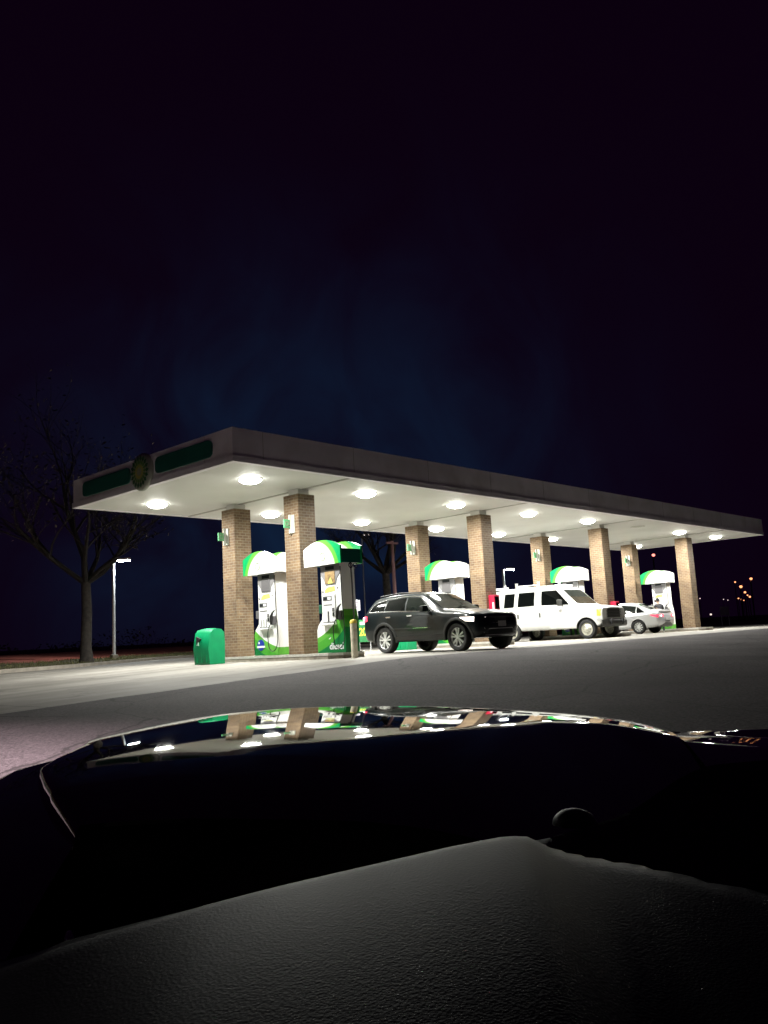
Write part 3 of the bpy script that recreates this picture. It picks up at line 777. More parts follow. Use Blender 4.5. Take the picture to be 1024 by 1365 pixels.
# ------------------------------------------------------------------ vehicles
class Body:
    """lofted car body: stations (x, z_bottom, z_shoulder, z_top, w_bottom, w_shoulder, w_top)"""
    def __init__(s, st, step=.05, smooth=2):
        st = np.array(st, float); n = int((st[-1,0]-st[0,0])/step)+1
        s.x = np.linspace(st[0,0], st[-1,0], n)
        s.p = np.stack([np.interp(s.x, st[:,0], st[:,i]) for i in range(1, 7)], 1)
        for _ in range(smooth):
            q = s.p.copy(); q[1:-1] = .25*s.p[:-2]+.5*s.p[1:-1]+.25*s.p[2:]; s.p = q
    def sec(s, x):
        zb, zs, zt, wb, ws, wt = [float(np.interp(x, s.x, s.p[:,i])) for i in range(6)]
        h = max(.01, zt-zs); dr = min(.07, .35*h)
        return [(0,zb),(wb-.05,zb),(wb,zb+.04),(wb*.35+ws*.65,zb+.22*(zs-zb)),(ws,zb+.52*(zs-zb)),(ws-.006,zb+.80*(zs-zb)),(ws-.03,zs-.015),(ws-.045,zs+.01),
                ((ws-.045)*.55+wt*.45+.012, zs+.45*h),(wt+.01,zt-dr),(wt-.03,zt-dr*.38),(wt-.11,zt-.012),(wt*.45,zt+.014),(0,zt+.02)]
    def side_y(s, x, z):
        P = s.sec(x)[2:11]; return float(np.interp(z, [p[1] for p in P], [p[0] for p in P]))
    def top_z(s, x, y):
        P = s.sec(x)[7:][::-1]; return float(np.interp(abs(y), [p[0] for p in P], [p[1] for p in P]))
    def shell(s):
        b = MB(); rows = []
        for x in s.x:
            S = s.sec(x); rows.append([(x, y, z) for y, z in S] + [(x, -y, z) for y, z in S[-2:0:-1]])
        m = len(rows[0]); n = len(rows)
        vs = [p for r in rows for p in r]
        fs = [(i*m+j, i*m+(j+1) % m, (i+1)*m+(j+1) % m, (i+1)*m+j) for i in range(n-1) for j in range(m)]
        fs += [tuple(range(m)), tuple((n-1)*m+j for j in reversed(range(m)))]
        b.add(vs, fs); return b
    def panel(s, bot, top, sd, off=.007, nx=10, nz=5, thick=True):
        """a patch that hugs the side between two polylines of (x, z)"""
        P = []
        ub = np.linspace(0, 1, len(bot)); ut = np.linspace(0, 1, len(top))
        for i in range(nx+1):
            u = i/nx
            a = [np.interp(u, ub, [q[k] for q in bot]) for k in (0, 1)]; c = [np.interp(u, ut, [q[k] for q in top]) for k in (0, 1)]
            P.append([((a[0]+(c[0]-a[0])*j/nz), sd*(s.side_y(a[0]+(c[0]-a[0])*j/nz, a[1]+(c[1]-a[1])*j/nz)+off), a[1]+(c[1]-a[1])*j/nz) for j in range(nz+1)])
        b = MB(); b.grid(P); return b
    def deck(s, x0, x1, w0, w1, bulge0=0, bulge1=0, off=.008, nx=8, ny=14):
        """a patch on the upper side (windscreen, rear window) from x0 to x1"""
        P = []
        for i in range(nx+1):
            u = i/nx; w = w0+(w1-w0)*u; row = []
            for j in range(ny+1):
                v = -1+2*j/ny; y = v*w
                x = (x0+bulge0*(1-v*v))*(1-u)+(x1+bulge1*(1-v*v))*u
                row.append((x, y, s.top_z(x, y)+off))
            P.append(row)
        b = MB(); b.grid(P); return b

def wheel(car, x, y, r, w, style):
    sd = 1 if y > 0 else -1; yo = y
    b = MB(); k = r/.37
    b.lathe([(.245*k, -w*.42), (.27*k, -w*.49), (.34*k, -w*.5), (.362*k, -w*.40), (r, -w*.25), (r, w*.25), (.362*k, w*.40), (.34*k, w*.5), (.27*k, w*.49), (.245*k, w*.42)], 'y', (x, yo-sd*w*.5, r), 36, True)
    t = b.build('wheel', MT['tyre'], car, True, 50)
    rimr = .262*k
    yf = yo - sd*.035
    b = MB()
    b.lathe([(rimr*.93, -.055), (rimr, .012), (rimr*.96, .016), (rimr*.90, -.004), (rimr*.88, -.06)], 'y', (x, yf, r), 36)
    if style == 'steel':
        b.lathe([(0, .035),(.045, .035),(.075, .012),(.11, .016),(.16, -.02),(rimr*.9, -.03)], 'y', (x, yf, r), 32)
        if sd < 0: b.v = [(vx, 2*yf-vy, vz) for vx, vy, vz in b.v]
        rim = b.build('rim', MT['steel_wheel'], t, True, 40)
        h = MB()
        for q in range(8):
            a = 2*PI*q/8; h.lathe([(0,-.001),(.022,-.001),(.022,.002)], 'y', (x+.135*math.cos(a), yf+sd*-.004, r+.135*math.sin(a)), 10)
        h.build('rim_holes', MT['dark_hole'], rim)
        return
    n = 10 if style == 'suv' else 10
    b.lathe([(0, .012),(.05, .010),(.062, -.01)], 'y', (x, yf, r), 20)
    for q in range(n):
        a = 2*PI*q/n + .1; tw = .16 if style == 'suv' else .10
        if style == 'suv' and q % 2: a -= .16
        ra, rb = .045, rimr*.93
        def pt(rad, ang, hh): return (x+rad*math.cos(ang), yf+hh, r+rad*math.sin(ang))
        w0, w1 = .017, .026 if style == 'suv' else .027
        P = [pt(ra, a-w0/ra, .006), pt(ra, a+w0/ra, .006), pt(rb, a+w1/rb, -.002), pt(rb, a-w1/rb, -.002)]
        Q = [pt(ra, a-w0/ra, -.03), pt(ra, a+w0/ra, -.03), pt(rb, a+w1/rb, -.03), pt(rb, a-w1/rb, -.03)]
        b.add(P+Q, [(0,1,2,3),(0,4,5,1),(1,5,6,2),(2,6,7,3),(3,7,4,0)])
    if sd < 0: b.v = [(vx, 2*yf-vy, vz) for vx, vy, vz in b.v]
    rim = b.build('rim', MT['alloy'], t, True, 40)
    d = MB(); d.disc((x, yf-sd*.05, r), rimr*.9, 'y', 28); d.build('brake_disc', MT['dark_hole'], rim)

def cut_wells(o, wells, r, y0, y1):
    """cut the wheel wells out of the shell, then bake"""
    b = MB()
    for x, z in wells:
        for sd in (-1, 1): b.lathe([(0, sd*y0), (r, sd*y0), (r, sd*y1), (0, sd*y1)], 'y', (x, 0, z), 40)
    c = b.build('cutter', MT['dark_hole'], o.parent)
    bm = bmesh.new(); bm.from_mesh(c.data); bmesh.ops.remove_doubles(bm, verts=bm.verts[:], dist=1e-4); bmesh.ops.recalc_face_normals(bm, faces=bm.faces[:]); bm.to_mesh(c.data); bm.free()
    md = o.modifiers.new('w', 'BOOLEAN'); md.operation = 'DIFFERENCE'; md.object = c; md.solver = 'EXACT'
    try: md.material_mode = 'TRANSFER'
    except Exception: pass
    bpy.context.view_layer.update()
    dg = bpy.context.evaluated_depsgraph_get(); dg.update()
    me = bpy.data.meshes.new_from_object(o.evaluated_get(dg))
    o.modifiers.clear(); o.data = me
    bpy.data.objects.remove(c)
    try: me.set_sharp_from_angle(angle=math.radians(38))
    except Exception: pass

def arch(bd, x0, z0, r0, r1, sd, m, car, a0=-.15, name='wheel_arch', off=.012):
    """flared trim round a wheel opening"""
    P = []
    for i in range(25):
        a = a0 + (PI-2*a0)*i/24
        ca, sa = math.cos(a), math.sin(a)
        row = []
        for rr_, o_ in ((r0, -.03), (r0, off), ((r0+r1)/2, off+.012), (r1, off), (r1+.004, -.004)):
            x, z = x0+rr_*ca, z0+rr_*sa
            row.append((x, sd*(bd.side_y(x0 + r1*ca*1.0, max(z, bd.sec(x)[2][1]+.02))+o_), z))
        P.append(row)
    b = MB(); b.grid(P); b.build(name, m, car, True, 50)

def strip(bd, pts, wdt, sd, m, name, parent, off=.006):
    """thin line that follows the side, along (x, z) points"""
    P = []
    for i, (x, z) in enumerate(pts):
        d = Vector((pts[min(i+1,len(pts)-1)][0]-pts[max(i-1,0)][0], pts[min(i+1,len(pts)-1)][1]-pts[max(i-1,0)][1])).normalized()
        nx, nz = -d.y*wdt/2, d.x*wdt/2
        row = []
        for k, o_ in ((-1, -.002), (-1, off), (1, off), (1, -.002)):
            xx, zz = x+nx*k, z+nz*k; row.append((xx, sd*(bd.side_y(xx, zz)+o_), zz))
        P.append(row)
    b = MB(); b.grid(P); return b.build(name, m, parent)

# --- dark SUV
def build_suv(loc, rz):
    car = thing('sport_utility_vehicle', 'dark charcoal SUV with lit headlamps leaving the pumps', 'car', loc, rz)
    st = [(-1.03,.56,.84,.90,.62,.70,.66), (-1.00,.44,.96,1.02,.78,.84,.78), (-.95,.40,1.10,1.20,.84,.90,.76), (-.84,.38,1.17,1.44,.88,.93,.69), (-.72,.36,1.20,1.58,.90,.945,.65), (-.5,.34,1.20,1.645,.90,.95,.64),
          (0,.32,1.195,1.685,.90,.955,.64), (.6,.31,1.17,1.70,.90,.95,.65), (1.2,.31,1.135,1.68,.90,.95,.65), (1.45,.31,1.12,1.63,.90,.95,.655), (1.9,.31,1.085,1.39,.90,.95,.71), (2.28,.31,1.045,1.17,.90,.95,.79),
          (2.4,.31,1.03,1.13,.90,.955,.80), (2.9,.31,1.00,1.09,.90,.955,.79), (3.22,.32,.98,1.05,.89,.94,.77), (3.44,.33,.95,1.01,.85,.90,.72), (3.57,.36,.90,.96,.78,.82,.66), (3.63,.42,.84,.90,.68,.72,.60), (3.66,.52,.76,.82,.56,.60,.52)]
    bd = Body(st)
    o = bd.shell().build('body', MT['suv_paint'], car, True, 38)
    cut_wells(o, [(0,.37),(2.915,.37)], .455, .62, 1.3)
    for sd in (-1, 1):
        for x in (0, 2.915):
            wheel(car, x, sd*.945, .378, .26, 'suv'); arch(bd, x, .37, .45, .525, sd, MT['suv_trim'], car)
        bd.panel([(.52,.36),(2.40,.36)], [(.52,.47),(2.40,.47)], sd, .014).build('sill_cladding', MT['suv_trim'], car, True)
        bd.panel([(-.64,1.245),(-.02,1.235)], [(-.50,1.47),(-.02,1.545)], sd).build('side_window', MT['glass'], car, True)
        bd.panel([(.02,1.235),(.86,1.20)], [(.02,1.545),(.80,1.57)], sd).build('side_window', MT['glass'], car, True)
        bd.panel([(.92,1.195),(1.93,1.125)], [(.87,1.57),(1.38,1.53)], sd).build('side_window', MT['screen_glass'], car, True)
        strip(bd, [(-.68,1.225),(-.2,1.215),(.6,1.19),(1.3,1.155),(2.02,1.10)], .022, sd, MT['chrome'], 'window_trim', car)
        strip(bd, [(-.67,1.23),(-.58,1.40),(-.44,1.51),(0,1.58),(.6,1.605),(1.1,1.595),(1.38,1.555),(1.62,1.42),(2.02,1.12)], .02, sd, MT['chrome'], 'window_trim', car)
        for pts in ([(.0,1.18),(.0,.84),(.3,.62),(.42,.50)], [(.88,1.17),(.90,.48)], [(2.04,1.08),(2.10,.80),(2.02,.48)]): strip(bd, pts, .012, sd, MT['dark_hole'], 'door_seam', car, .002)
        strip(bd, [(.25,.70),(1.0,.685),(1.95,.675)], .03, sd, MT['suv_trim'], 'door_moulding', car, .012)
        strip(bd, [(1.25,.683),(1.85,.678)], .012, sd, MT['chrome'], 'moulding_insert', car, .018)
        for x in (.14, 1.02):
            b = MB(); y = sd*(bd.side_y(x, 1.03)+.025); b.box((x,y-.016,1.02),(x+.21,y+.016,1.058), .008); b.build('door_handle', MT['chrome'], car)
        # mirrors
        y = sd*(bd.side_y(1.85, 1.1)+.02)
        b = MB(); b.box((1.72, min(y, y+sd*.24), 1.11), (1.90, max(y, y+sd*.24), 1.29), .05); b.build('door_mirror', MT['suv_paint'], car, True)
        b = MB(); b.tube([(1.3,sd*.61,1.685),(.4,sd*.61,1.725),(-.45,sd*.60,1.675)], .016, 6); b.build('roof_rail', MT['suv_trim'], car)
        # lamps
        bd.panel([(-.99,.93),(-.72,.97)], [(-.955,1.12),(-.74,1.12)], sd, .012).build('tail_lamp', MT['tail_on'], car, True)
        b = MB(); b.lathe([(0,-.02),(.055,-.01),(.06,.0)], 'y', (-.92, sd*(bd.side_y(-.92,1.05)+.018), 1.05), 12); b.build('tail_bulb', MT['tail_bright'], car, True)
        bd.panel([(3.10,.79),(3.50,.76)], [(3.06,.90),(3.50,.885)], sd, .010).build('headlamp', MT['head_on'], car, True)
    bd.deck(2.25, 1.44, .72, .56, .10, .06, .008).build('windscreen', MT['screen_glass'], car, True)
    bd.deck(-.93, -.74, .66, .56, -.02, -.02, .010).build('rear_window', MT['glass'], car, True)
    # nose: grille, lamps, lower intake, plate
    b = MB()
    P = [[(3.675-.10*(y/.62)**2, y, z) for z in (.70, .76, .82, .88)] for y in fr(-.52, .52, 15)]
    b.grid(P); g = b.build('grille', MT['dark_hole'], car, True)
    b = MB()
    for k in range(7):
        yy = -.45+.15*k; b.box((3.675-.10*(yy/.62)**2, yy-.055, .70), (3.688-.10*(yy/.62)**2, yy+.055, .712)); b.box((3.675-.10*(yy/.62)**2, yy-.055, .872), (3.688-.10*(yy/.62)**2, yy+.055, .884))
    b.build('grille_trim', MT['chrome'], g)
    b = MB(); P = [[(3.65-.16*(y/.8)**2+dx, y, z) for dx, z in ((0,.36),(.035,.40),(.05,.52),(.035,.62),(.0,.66))] for y in fr(-.80, .80, 21)]; b.grid(P)
    bp = b.build('bumper', MT['suv_trim'], car, True)
    b = MB(); P = [[(3.712-.16*(y/.8)**2, y, z) for z in (.43, .53)] for y in fr(-.50, .50, 11)]; b.grid(P); b.build('lower_intake', MT['dark_hole'], bp)
    b = MB(); P = [[(3.718-.16*(y/.8)**2, y, .545+.0*y+(.0 if abs(y) < .5 else -.10*(abs(y)-.5)/.14)) for y in fr(-.64,.64,15)], [(3.718-.16*(y/.8)**2, y, .562+(.0 if abs(y) < .5 else -.10*(abs(y)-.5)/.14)) for y in fr(-.64,.64,15)]]; b.grid(P); b.build('bumper_trim', MT['alloy'], bp)
    b = MB(); P = [[(3.722-.16*(y/.8)**2, y, z) for z in (.375, .395)] for y in fr(-.60, .60, 15)]; b.grid(P); b.build('skid_plate', MT['alloy'], bp)
    b = MB(); b.box((3.705,-.155,.60),(3.722,.155,.75), .004); b.build('number_plate', MT['plate'], car)
    for sd in (-1, 1):
        b = MB(); P = [[(3.63-.085*t, sd*(.55+.24*t), z) for z in (.775, .82, .865)] for t in fr(0, 1, 6)]; b.grid(P); b.build('headlamp', MT['head_on'] if sd < 0 else MT['clear_lens'], car, True)
        b = MB(); b.lathe([(0,.03),(.035,.025),(.04,0)], 'x', (3.62, sd*.60, .58), 14); b.build('fog_lamp', MT['clear_lens'], car, True)
    return car
build_suv((19.19, 17.15, 0), -1.6606)

# --- white van
def build_van(loc, rz):
    car = thing('cargo_van', 'white work van with a roof rack standing at the pumps', 'van', loc, rz)
    st = [(-1.42,.52,1.26,2.00,.86,.93,.78), (-1.38,.46,1.28,2.11,.92,.98,.80), (-1.2,.44,1.29,2.15,.94,1.0,.83), (0,.42,1.29,2.17,.95,1.01,.84), (1.6,.42,1.29,2.17,.95,1.01,.84), (2.15,.42,1.29,2.13,.95,1.0,.83), (2.36,.42,1.28,2.05,.95,1.0,.81),
          (2.75,.42,1.26,1.70,.95,.99,.85), (3.08,.42,1.24,1.40,.94,.98,.87), (3.25,.42,1.22,1.33,.94,.97,.88), (3.7,.44,1.19,1.28,.93,.96,.87), (4.05,.48,1.15,1.23,.92,.95,.86), (4.16,.56,1.12,1.20,.91,.94,.85), (4.20,.62,1.08,1.16,.88,.91,.82)]
    bd = Body(st)
    o = bd.shell().build('body', MT['van_paint'], car, True, 38)
    cut_wells(o, [(0,.375),(3.5,.375)], .46, .64, 1.3)
    for sd in (-1, 1):
        for x in (0, 3.5): wheel(car, x, sd*.965, .375, .23, 'steel')
        bd.panel([(1.52,1.42),(2.80,1.38)], [(1.52,1.99),(2.20,1.99)], sd).build('side_window', MT['glass'], car, True)
        bd.panel([(.36,1.42),(1.16,1.42)], [(.42,1.99),(1.20,1.99)], sd).build('side_window', MT['glass'], car, True)
        bd.panel([(-.34,1.42),(.16,1.42)], [(-.28,1.99),(.22,1.99)], sd).build('side_window', MT['glass'], car, True)
        for pts in ([(1.34,1.95),(1.34,1.2),(1.34,.50)], [(.29,1.95),(.29,1.2),(.29,.5)], [(2.90,1.30),(2.94,1.0),(2.94,.50)], [(-1.2,.72),(.7,.70),(2.9,.72)]): strip(bd, pts, .010, sd, MT['plate'], 'door_seam', car, .002)
        for x in (1.42, .36):
            b = MB(); y = sd*(bd.side_y(x, 1.05)+.02); b.box((x,y-.014,.94),(x+.05,y+.014,1.12), .008); b.build('door_handle', MT['van_dark'], car)
        y = sd*(bd.side_y(2.55, 1.35)+.03)
        b = MB(); b.box((2.42, min(y+sd*.06, y+sd*.30), 1.34), (2.56, max(y+sd*.06, y+sd*.30), 1.60), .04); b.tube([(2.5,sd*(bd.side_y(2.5,1.36)),1.36),(2.49,y+sd*.12,1.40)], .022, 6); b.build('door_mirror', MT['van_dark'], car, True)
        bd.panel([(3.98,.86),(4.15,.86)], [(3.98,1.12),(4.15,1.12)], sd, .008).build('turn_lamp', MT['amber'], car, True)
        b = MB(); b.box((-1.44,min(sd*.86,sd*.95),.92),(-1.40,max(sd*.86,sd*.95),1.36)); b.build('tail_lamp', MT['tail_off'], car)
        # ladder rack
        b = MB()
        for x in (-1.30, -.30): b.tube([(x,sd*.80,2.11),(x,sd*.80,2.38)], .055, 8)
        b.tube([(-1.30,sd*.80,2.25),(-.30,sd*.80,2.25)], .03, 8)
        for x in (.28, 1.36): b.tube([(x,sd*.80,2.12),(x,sd*.80,2.41)], .055, 8)
        b.tube([(.28,sd*.80,2.27),(1.36,sd*.80,2.27)], .03, 8)
        b.build('roof_rack', MT['van_paint'], car, True)
    for x in (-1.30, .28):
        b = MB(); b.tube([(x,-.80,2.25),(x,.80,2.25)], .022, 8); b.build('rack_bar', MT['van_paint'], car, True)
    b = MB(); b.box((2.0,-.62,2.15),(2.12,.62,2.24), .02); b.build('roof_visor', MT['van_paint'], car)
    bd.deck(3.04, 2.40, .78, .68, .16, .05, .008).build('windscreen', MT['screen_glass'], car, True)
    b = MB(); P = [[(4.215-.05*(y/.9)**2, y, z) for z in (.78, .88, 1.0, 1.12)] for y in fr(-.60, .60, 13)]; b.grid(P); g = b.build('grille', MT['dark_hole'], car, True)
    b = MB()
    for z in (.82, .88, .94, 1.0, 1.06): b.box((4.20,-.57,z-.012),(4.222,.57,z+.012))
    b.build('grille_bars', MT['van_dark'], g)
    b = MB(); P = [[(4.212-.05*(y/.9)**2, y, z) for z in (1.12, 1.165)] for y in fr(-.80, .80, 13)]; b.grid(P); b.build('grille_trim', MT['pale_grey'], g)
    for sd in (-1, 1):
        b = MB(); P = [[(4.21-.05*(y/.9)**2, sd*y, z) for z in (.82, .95, 1.10)] for y in fr(.615, .78, 5)]; b.grid(P); b.build('headlamp', MT['clear_lens'], car, True)
        b = MB(); P = [[(4.208-.05*(y/.9)**2, sd*y, z) for z in (.82, .95, 1.10)] for y in fr(.785, .90, 4)]; b.grid(P); b.build('turn_lamp', MT['amber'], car, True)
    b = MB(); P = [[(4.25-.09*(y/1)**4+dx, y, z) for dx, z in ((-.25,.42),(.02,.44),(.06,.52),(.06,.64),(.02,.70),(-.2,.715))] for y in fr(-.99, .99, 21)]; b.grid(P)
    bp = b.build('bumper', MT['van_dark'], car, True, 40)
    for sd in (-1, 1):
        b = MB(); b.box((4.24,sd*.45-.05,.50),(4.36,sd*.45+.05,.72), .02); b.build('bumper_guard', MT['black'], bp, True)
    return car
build_van((29.72+.965, 20.72, 0), -PI/2)

# --- silver sedan
def build_sedan(loc, rz):
    car = thing('sedan_car', 'silver sedan with glowing tail lamps at the farthest pump', 'car', loc, rz)
    st = [(-1.06,.44,.70,.76,.60,.66,.58), (-1.03,.36,.84,.92,.72,.78,.68), (-.96,.33,.90,1.03,.80,.85,.70), (-.78,.30,.93,1.08,.83,.875,.68), (-.55,.28,.93,1.12,.84,.885,.64), (-.2,.26,.92,1.27,.84,.89,.58),
          (.15,.24,.91,1.41,.84,.89,.56), (.7,.23,.90,1.48,.84,.89,.57), (1.2,.23,.89,1.48,.84,.89,.58), (1.55,.23,.885,1.40,.84,.89,.59), (1.95,.23,.88,1.19,.84,.89,.66), (2.3,.23,.87,.99,.84,.885,.72),
          (2.7,.24,.84,.93,.83,.88,.72), (3.1,.25,.78,.86,.80,.85,.68), (3.4,.28,.70,.78,.70,.75,.60), (3.54,.36,.60,.68,.54,.58,.46)]
    bd = Body(st)
    o = bd.shell().build('body', MT['sedan_paint'], car, True, 38)
    cut_wells(o, [(0,.32),(2.7,.32)], .375, .60, 1.3)
    for sd in (-1, 1):
        for x in (0, 2.7): wheel(car, x, sd*.885, .322, .21, 'sedan')
        bd.panel([(-.34,1.0),(.06,.965)], [(-.30,1.02),(.10,1.27)], sd).build('quarter_window', MT['glass'], car, True)
        bd.panel([(.12,.965),(.92,.955)], [(.16,1.29),(.90,1.38)], sd).build('side_window', MT['screen_glass'], car, True)
        bd.panel([(.98,.955),(1.92,.945)], [(.97,1.38),(1.46,1.36)], sd).build('side_window', MT['screen_glass'], car, True)
        for pts in ([(.10,.93),(.16,.62),(.34,.42)], [(.95,.93),(.97,.40)], [(2.0,.90),(2.02,.40)]): strip(bd, pts, .010, sd, MT['mid_grey'], 'door_seam', car, .002)
        for x in (.18, 1.02):
            b = MB(); y = sd*(bd.side_y(x, .80)+.02); b.box((x,y-.012,.785),(x+.18,y+.012,.812), .006); b.build('door_handle', MT['sedan_paint'], car)
        y = sd*(bd.side_y(1.8, .98)+.02)
        b = MB(); b.box((1.74, min(y, y+sd*.2), .96), (1.88, max(y, y+sd*.2), 1.08), .03); b.build('door_mirror', MT['sedan_paint'], car, True)
        bd.panel([(-1.0,.72),(-.66,.82)], [(-.97,.86),(-.62,.86)], sd, .010).build('tail_lamp', MT['tail_on'], car, True)
        b = MB(); P = [[(-1.072+.10*t*t, sd*(.42+.36*t), z) for z in (.74, .80, .86)] for t in fr(0, 1, 6)]; b.grid(P); b.build('tail_lamp', MT['tail_on'], car, True)
        b = MB(); b.box((-1.075,sd*.62-.05,.77),(-1.055,sd*.62+.05,.83), .005); b.build('tail_bulb', MT['tail_bright'], car)
    bd.deck(-.55, .10, .60, .50, -.06, -.02, .008).build('rear_window', MT['glass'], car, True)
    bd.deck(2.25, 1.58, .62, .50, .10, .05, .008).build('windscreen', MT['screen_glass'], car, True)
    b = MB(); P = [[(-1.085+.16*(y/.8)**2+dx, y, z) for dx, z in ((.05,.28),(.0,.34),(-.01,.46),(.03,.52))] for y in fr(-.76, .76, 19)]; b.grid(P); b.build('bumper_insert', MT['van_dark'], car, True)
    b = MB(); b.box((-1.085,-.26,.58),(-1.06,.26,.70), .004); b.build('number_plate', MT['plate'], car)
    b = MB(); P = [[(-.99+.06*(y/.7)**2+dx, y, z) for dx, z in ((-.02,1.045),(-.06,1.07),(0,1.085))] for y in fr(-.62, .62, 13)]; b.grid(P); b.build('boot_lip', MT['sedan_paint'], car, True)
    return car
build_sedan((37.45+.86, 18.95, 0), PI/2)

# ------------------------------------------------------------------ people
def person(label, loc, rz, shoe, lean=0.0):
    o = thing('person', label, 'person', loc, rz)
    L = lean
    J = {'pel': (0,0,.93,.13), 'sp1': (.02+L*.25,0,1.08,.135), 'sp2': (.03+L*.6,0,1.25,.15), 'chest': (.03+L*.85,0,1.36,.145), 'neck': (.03+L,0,1.47,.06), 'h0': (.05+L*1.15,0,1.55,.068), 'h1': (.055+L*1.25,0,1.63,.098), 'h2': (.045+L*1.3,0,1.71,.085)}
    E = [('pel','sp1'),('sp1','sp2'),('sp2','chest'),('chest','neck'),('neck','h0'),('h0','h1'),('h1','h2')]
    for s, q in ((1,'l'),(-1,'r')):
        J.update({'hip'+q: (0,s*.10,.88,.105), 'kn'+q: (.03,s*.11,.48,.068), 'an'+q: (0,s*.12,.09,.045), 'to'+q: (.15,s*.14,.045,.040),
                  'sh'+q: (.02+L*.85,s*.19,1.38,.062), 'el'+q: (.02+L*.6,s*.25,1.10,.045), 'wr'+q: (.20+L*.5,s*.20,.98,.030), 'pa'+q: (.27+L*.5,s*.18,.965,.034)})
        E += [('pel','hip'+q),('hip'+q,'kn'+q),('kn'+q,'an'+q),('an'+q,'to'+q),('chest','sh'+q),('sh'+q,'el'+q),('el'+q,'wr'+q),('wr'+q,'pa'+q)]
        for fi, (dx, dy, ln) in enumerate(((.03,.030,.055),(.035,.010,.068),(.035,-.010,.064),(.03,-.028,.050))):
            a, c = f'f{fi}a{q}', f'f{fi}b{q}'; bx = J['pa'+q]
            J[a] = (bx[0]+dx, bx[1]+dy, bx[2]-.004, .011); J[c] = (bx[0]+dx+ln*.8, bx[1]+dy*1.15, bx[2]-.035, .008)
            E += [('pa'+q, a), (a, c)]
        bx = J['pa'+q]; J['th'+q] = (bx[0]+.01, bx[1]-s*.045, bx[2]-.01, .011); J['tt'+q] = (bx[0]+.045, bx[1]-s*.058, bx[2]-.03, .008); E += [('pa'+q,'th'+q),('th'+q,'tt'+q)]
    names = list(J); idx = {n: i for i, n in enumerate(names)}
    me = bpy.data.meshes.new('body'); me.from_pydata([J[n][:3] for n in names], [(idx[a], idx[c]) for a, c in E], [])
    ob = bpy.data.objects.new('body', me); COL.objects.link(ob)
    sk = ob.modifiers.new('s', 'SKIN')
    for i, n in enumerate(names): me.skin_vertices[0].data[i].radius = (J[n][3], J[n][3]*(1.25 if n in ('chest','sp2','sp1','pel') else 1))
    me.skin_vertices[0].data[0].use_root = True
    ob.modifiers.new('u', 'SUBSURF').render_levels = 2; ob.modifiers['u'].levels = 2
    bpy.context.view_layer.update()
    dg = bpy.context.evaluated_depsgraph_get(); dg.update()
    m2 = bpy.data.meshes.new_from_object(ob.evaluated_get(dg)); ob.modifiers.clear(); ob.data = m2
    m2.materials.clear()
    for mm in (MT['dark_cloth'], MT['jean'], MT['skin'], shoe): m2.materials.append(mm)
    for p in m2.polygons:
        c = p.center; p.use_smooth = True
        p.material_index = 3 if c.z < .085 else 1 if c.z < .92 and abs(c.y) < .19 else 2 if (c.z > 1.46 or (c.x > .19+L*.5 and c.z < 1.05)) else 0
    ob.parent = o
    hx, hz = J['h1'][0], 1.655
    b = MB(); P = []
    for i in range(9):
        t = i/8*PI*.62; row = []   # hair falls lower at the back
        for k in range(17):
            a = 2*PI*k/16
            row.append((hx-.012+.098*math.sin(t)*math.cos(a)*(1 if math.cos(a) < .3 else .93), .083*math.sin(t)*math.sin(a), hz+.03+.098*math.cos(t)*(1 if math.cos(t) > 0 or math.cos(a) > .2 else 2.2)))
        P.append(row)
    b.grid(P); b.build('hair', MT['hair'], o, True)
    for s in (-1, 1):
        b = MB(); b.lathe([(0,-.012),(.014,-.006),(.016,.004),(0,.01)], 'y', (hx, s*.086, 1.63), 10); b.build('ear', MT['skin'], o, True)
        b = MB(); b.lathe([(0,.006),(.009,.003),(.010,0)], 'x', (hx+.088, s*.032, 1.645), 10); b.build('eye', MT['hair'], o, True)
    b = MB(); b.prism([(hx+.092,-.014,1.605),(hx+.092,.014,1.605),(hx+.092,0,1.645)], (.018,0,0)); b.build('nose', MT['skin'], o)
    b = MB(); b.box((hx+.078,-.022,1.575),(hx+.086,.022,1.582)); b.build('mouth', mat('lips', (.25,.1,.09), .5), o)
    o.scale = (.95, .95, .95)
    return o
person('person in dark clothes and white shoes standing behind the silver sedan', (39.6, 18.85, 0), math.radians(40), MT['shoe'], .16)
person('person in dark trousers whose legs show below the white van', (31.78, 19.05, 0.0), math.radians(180), MT['black_shoe'], 0.0)

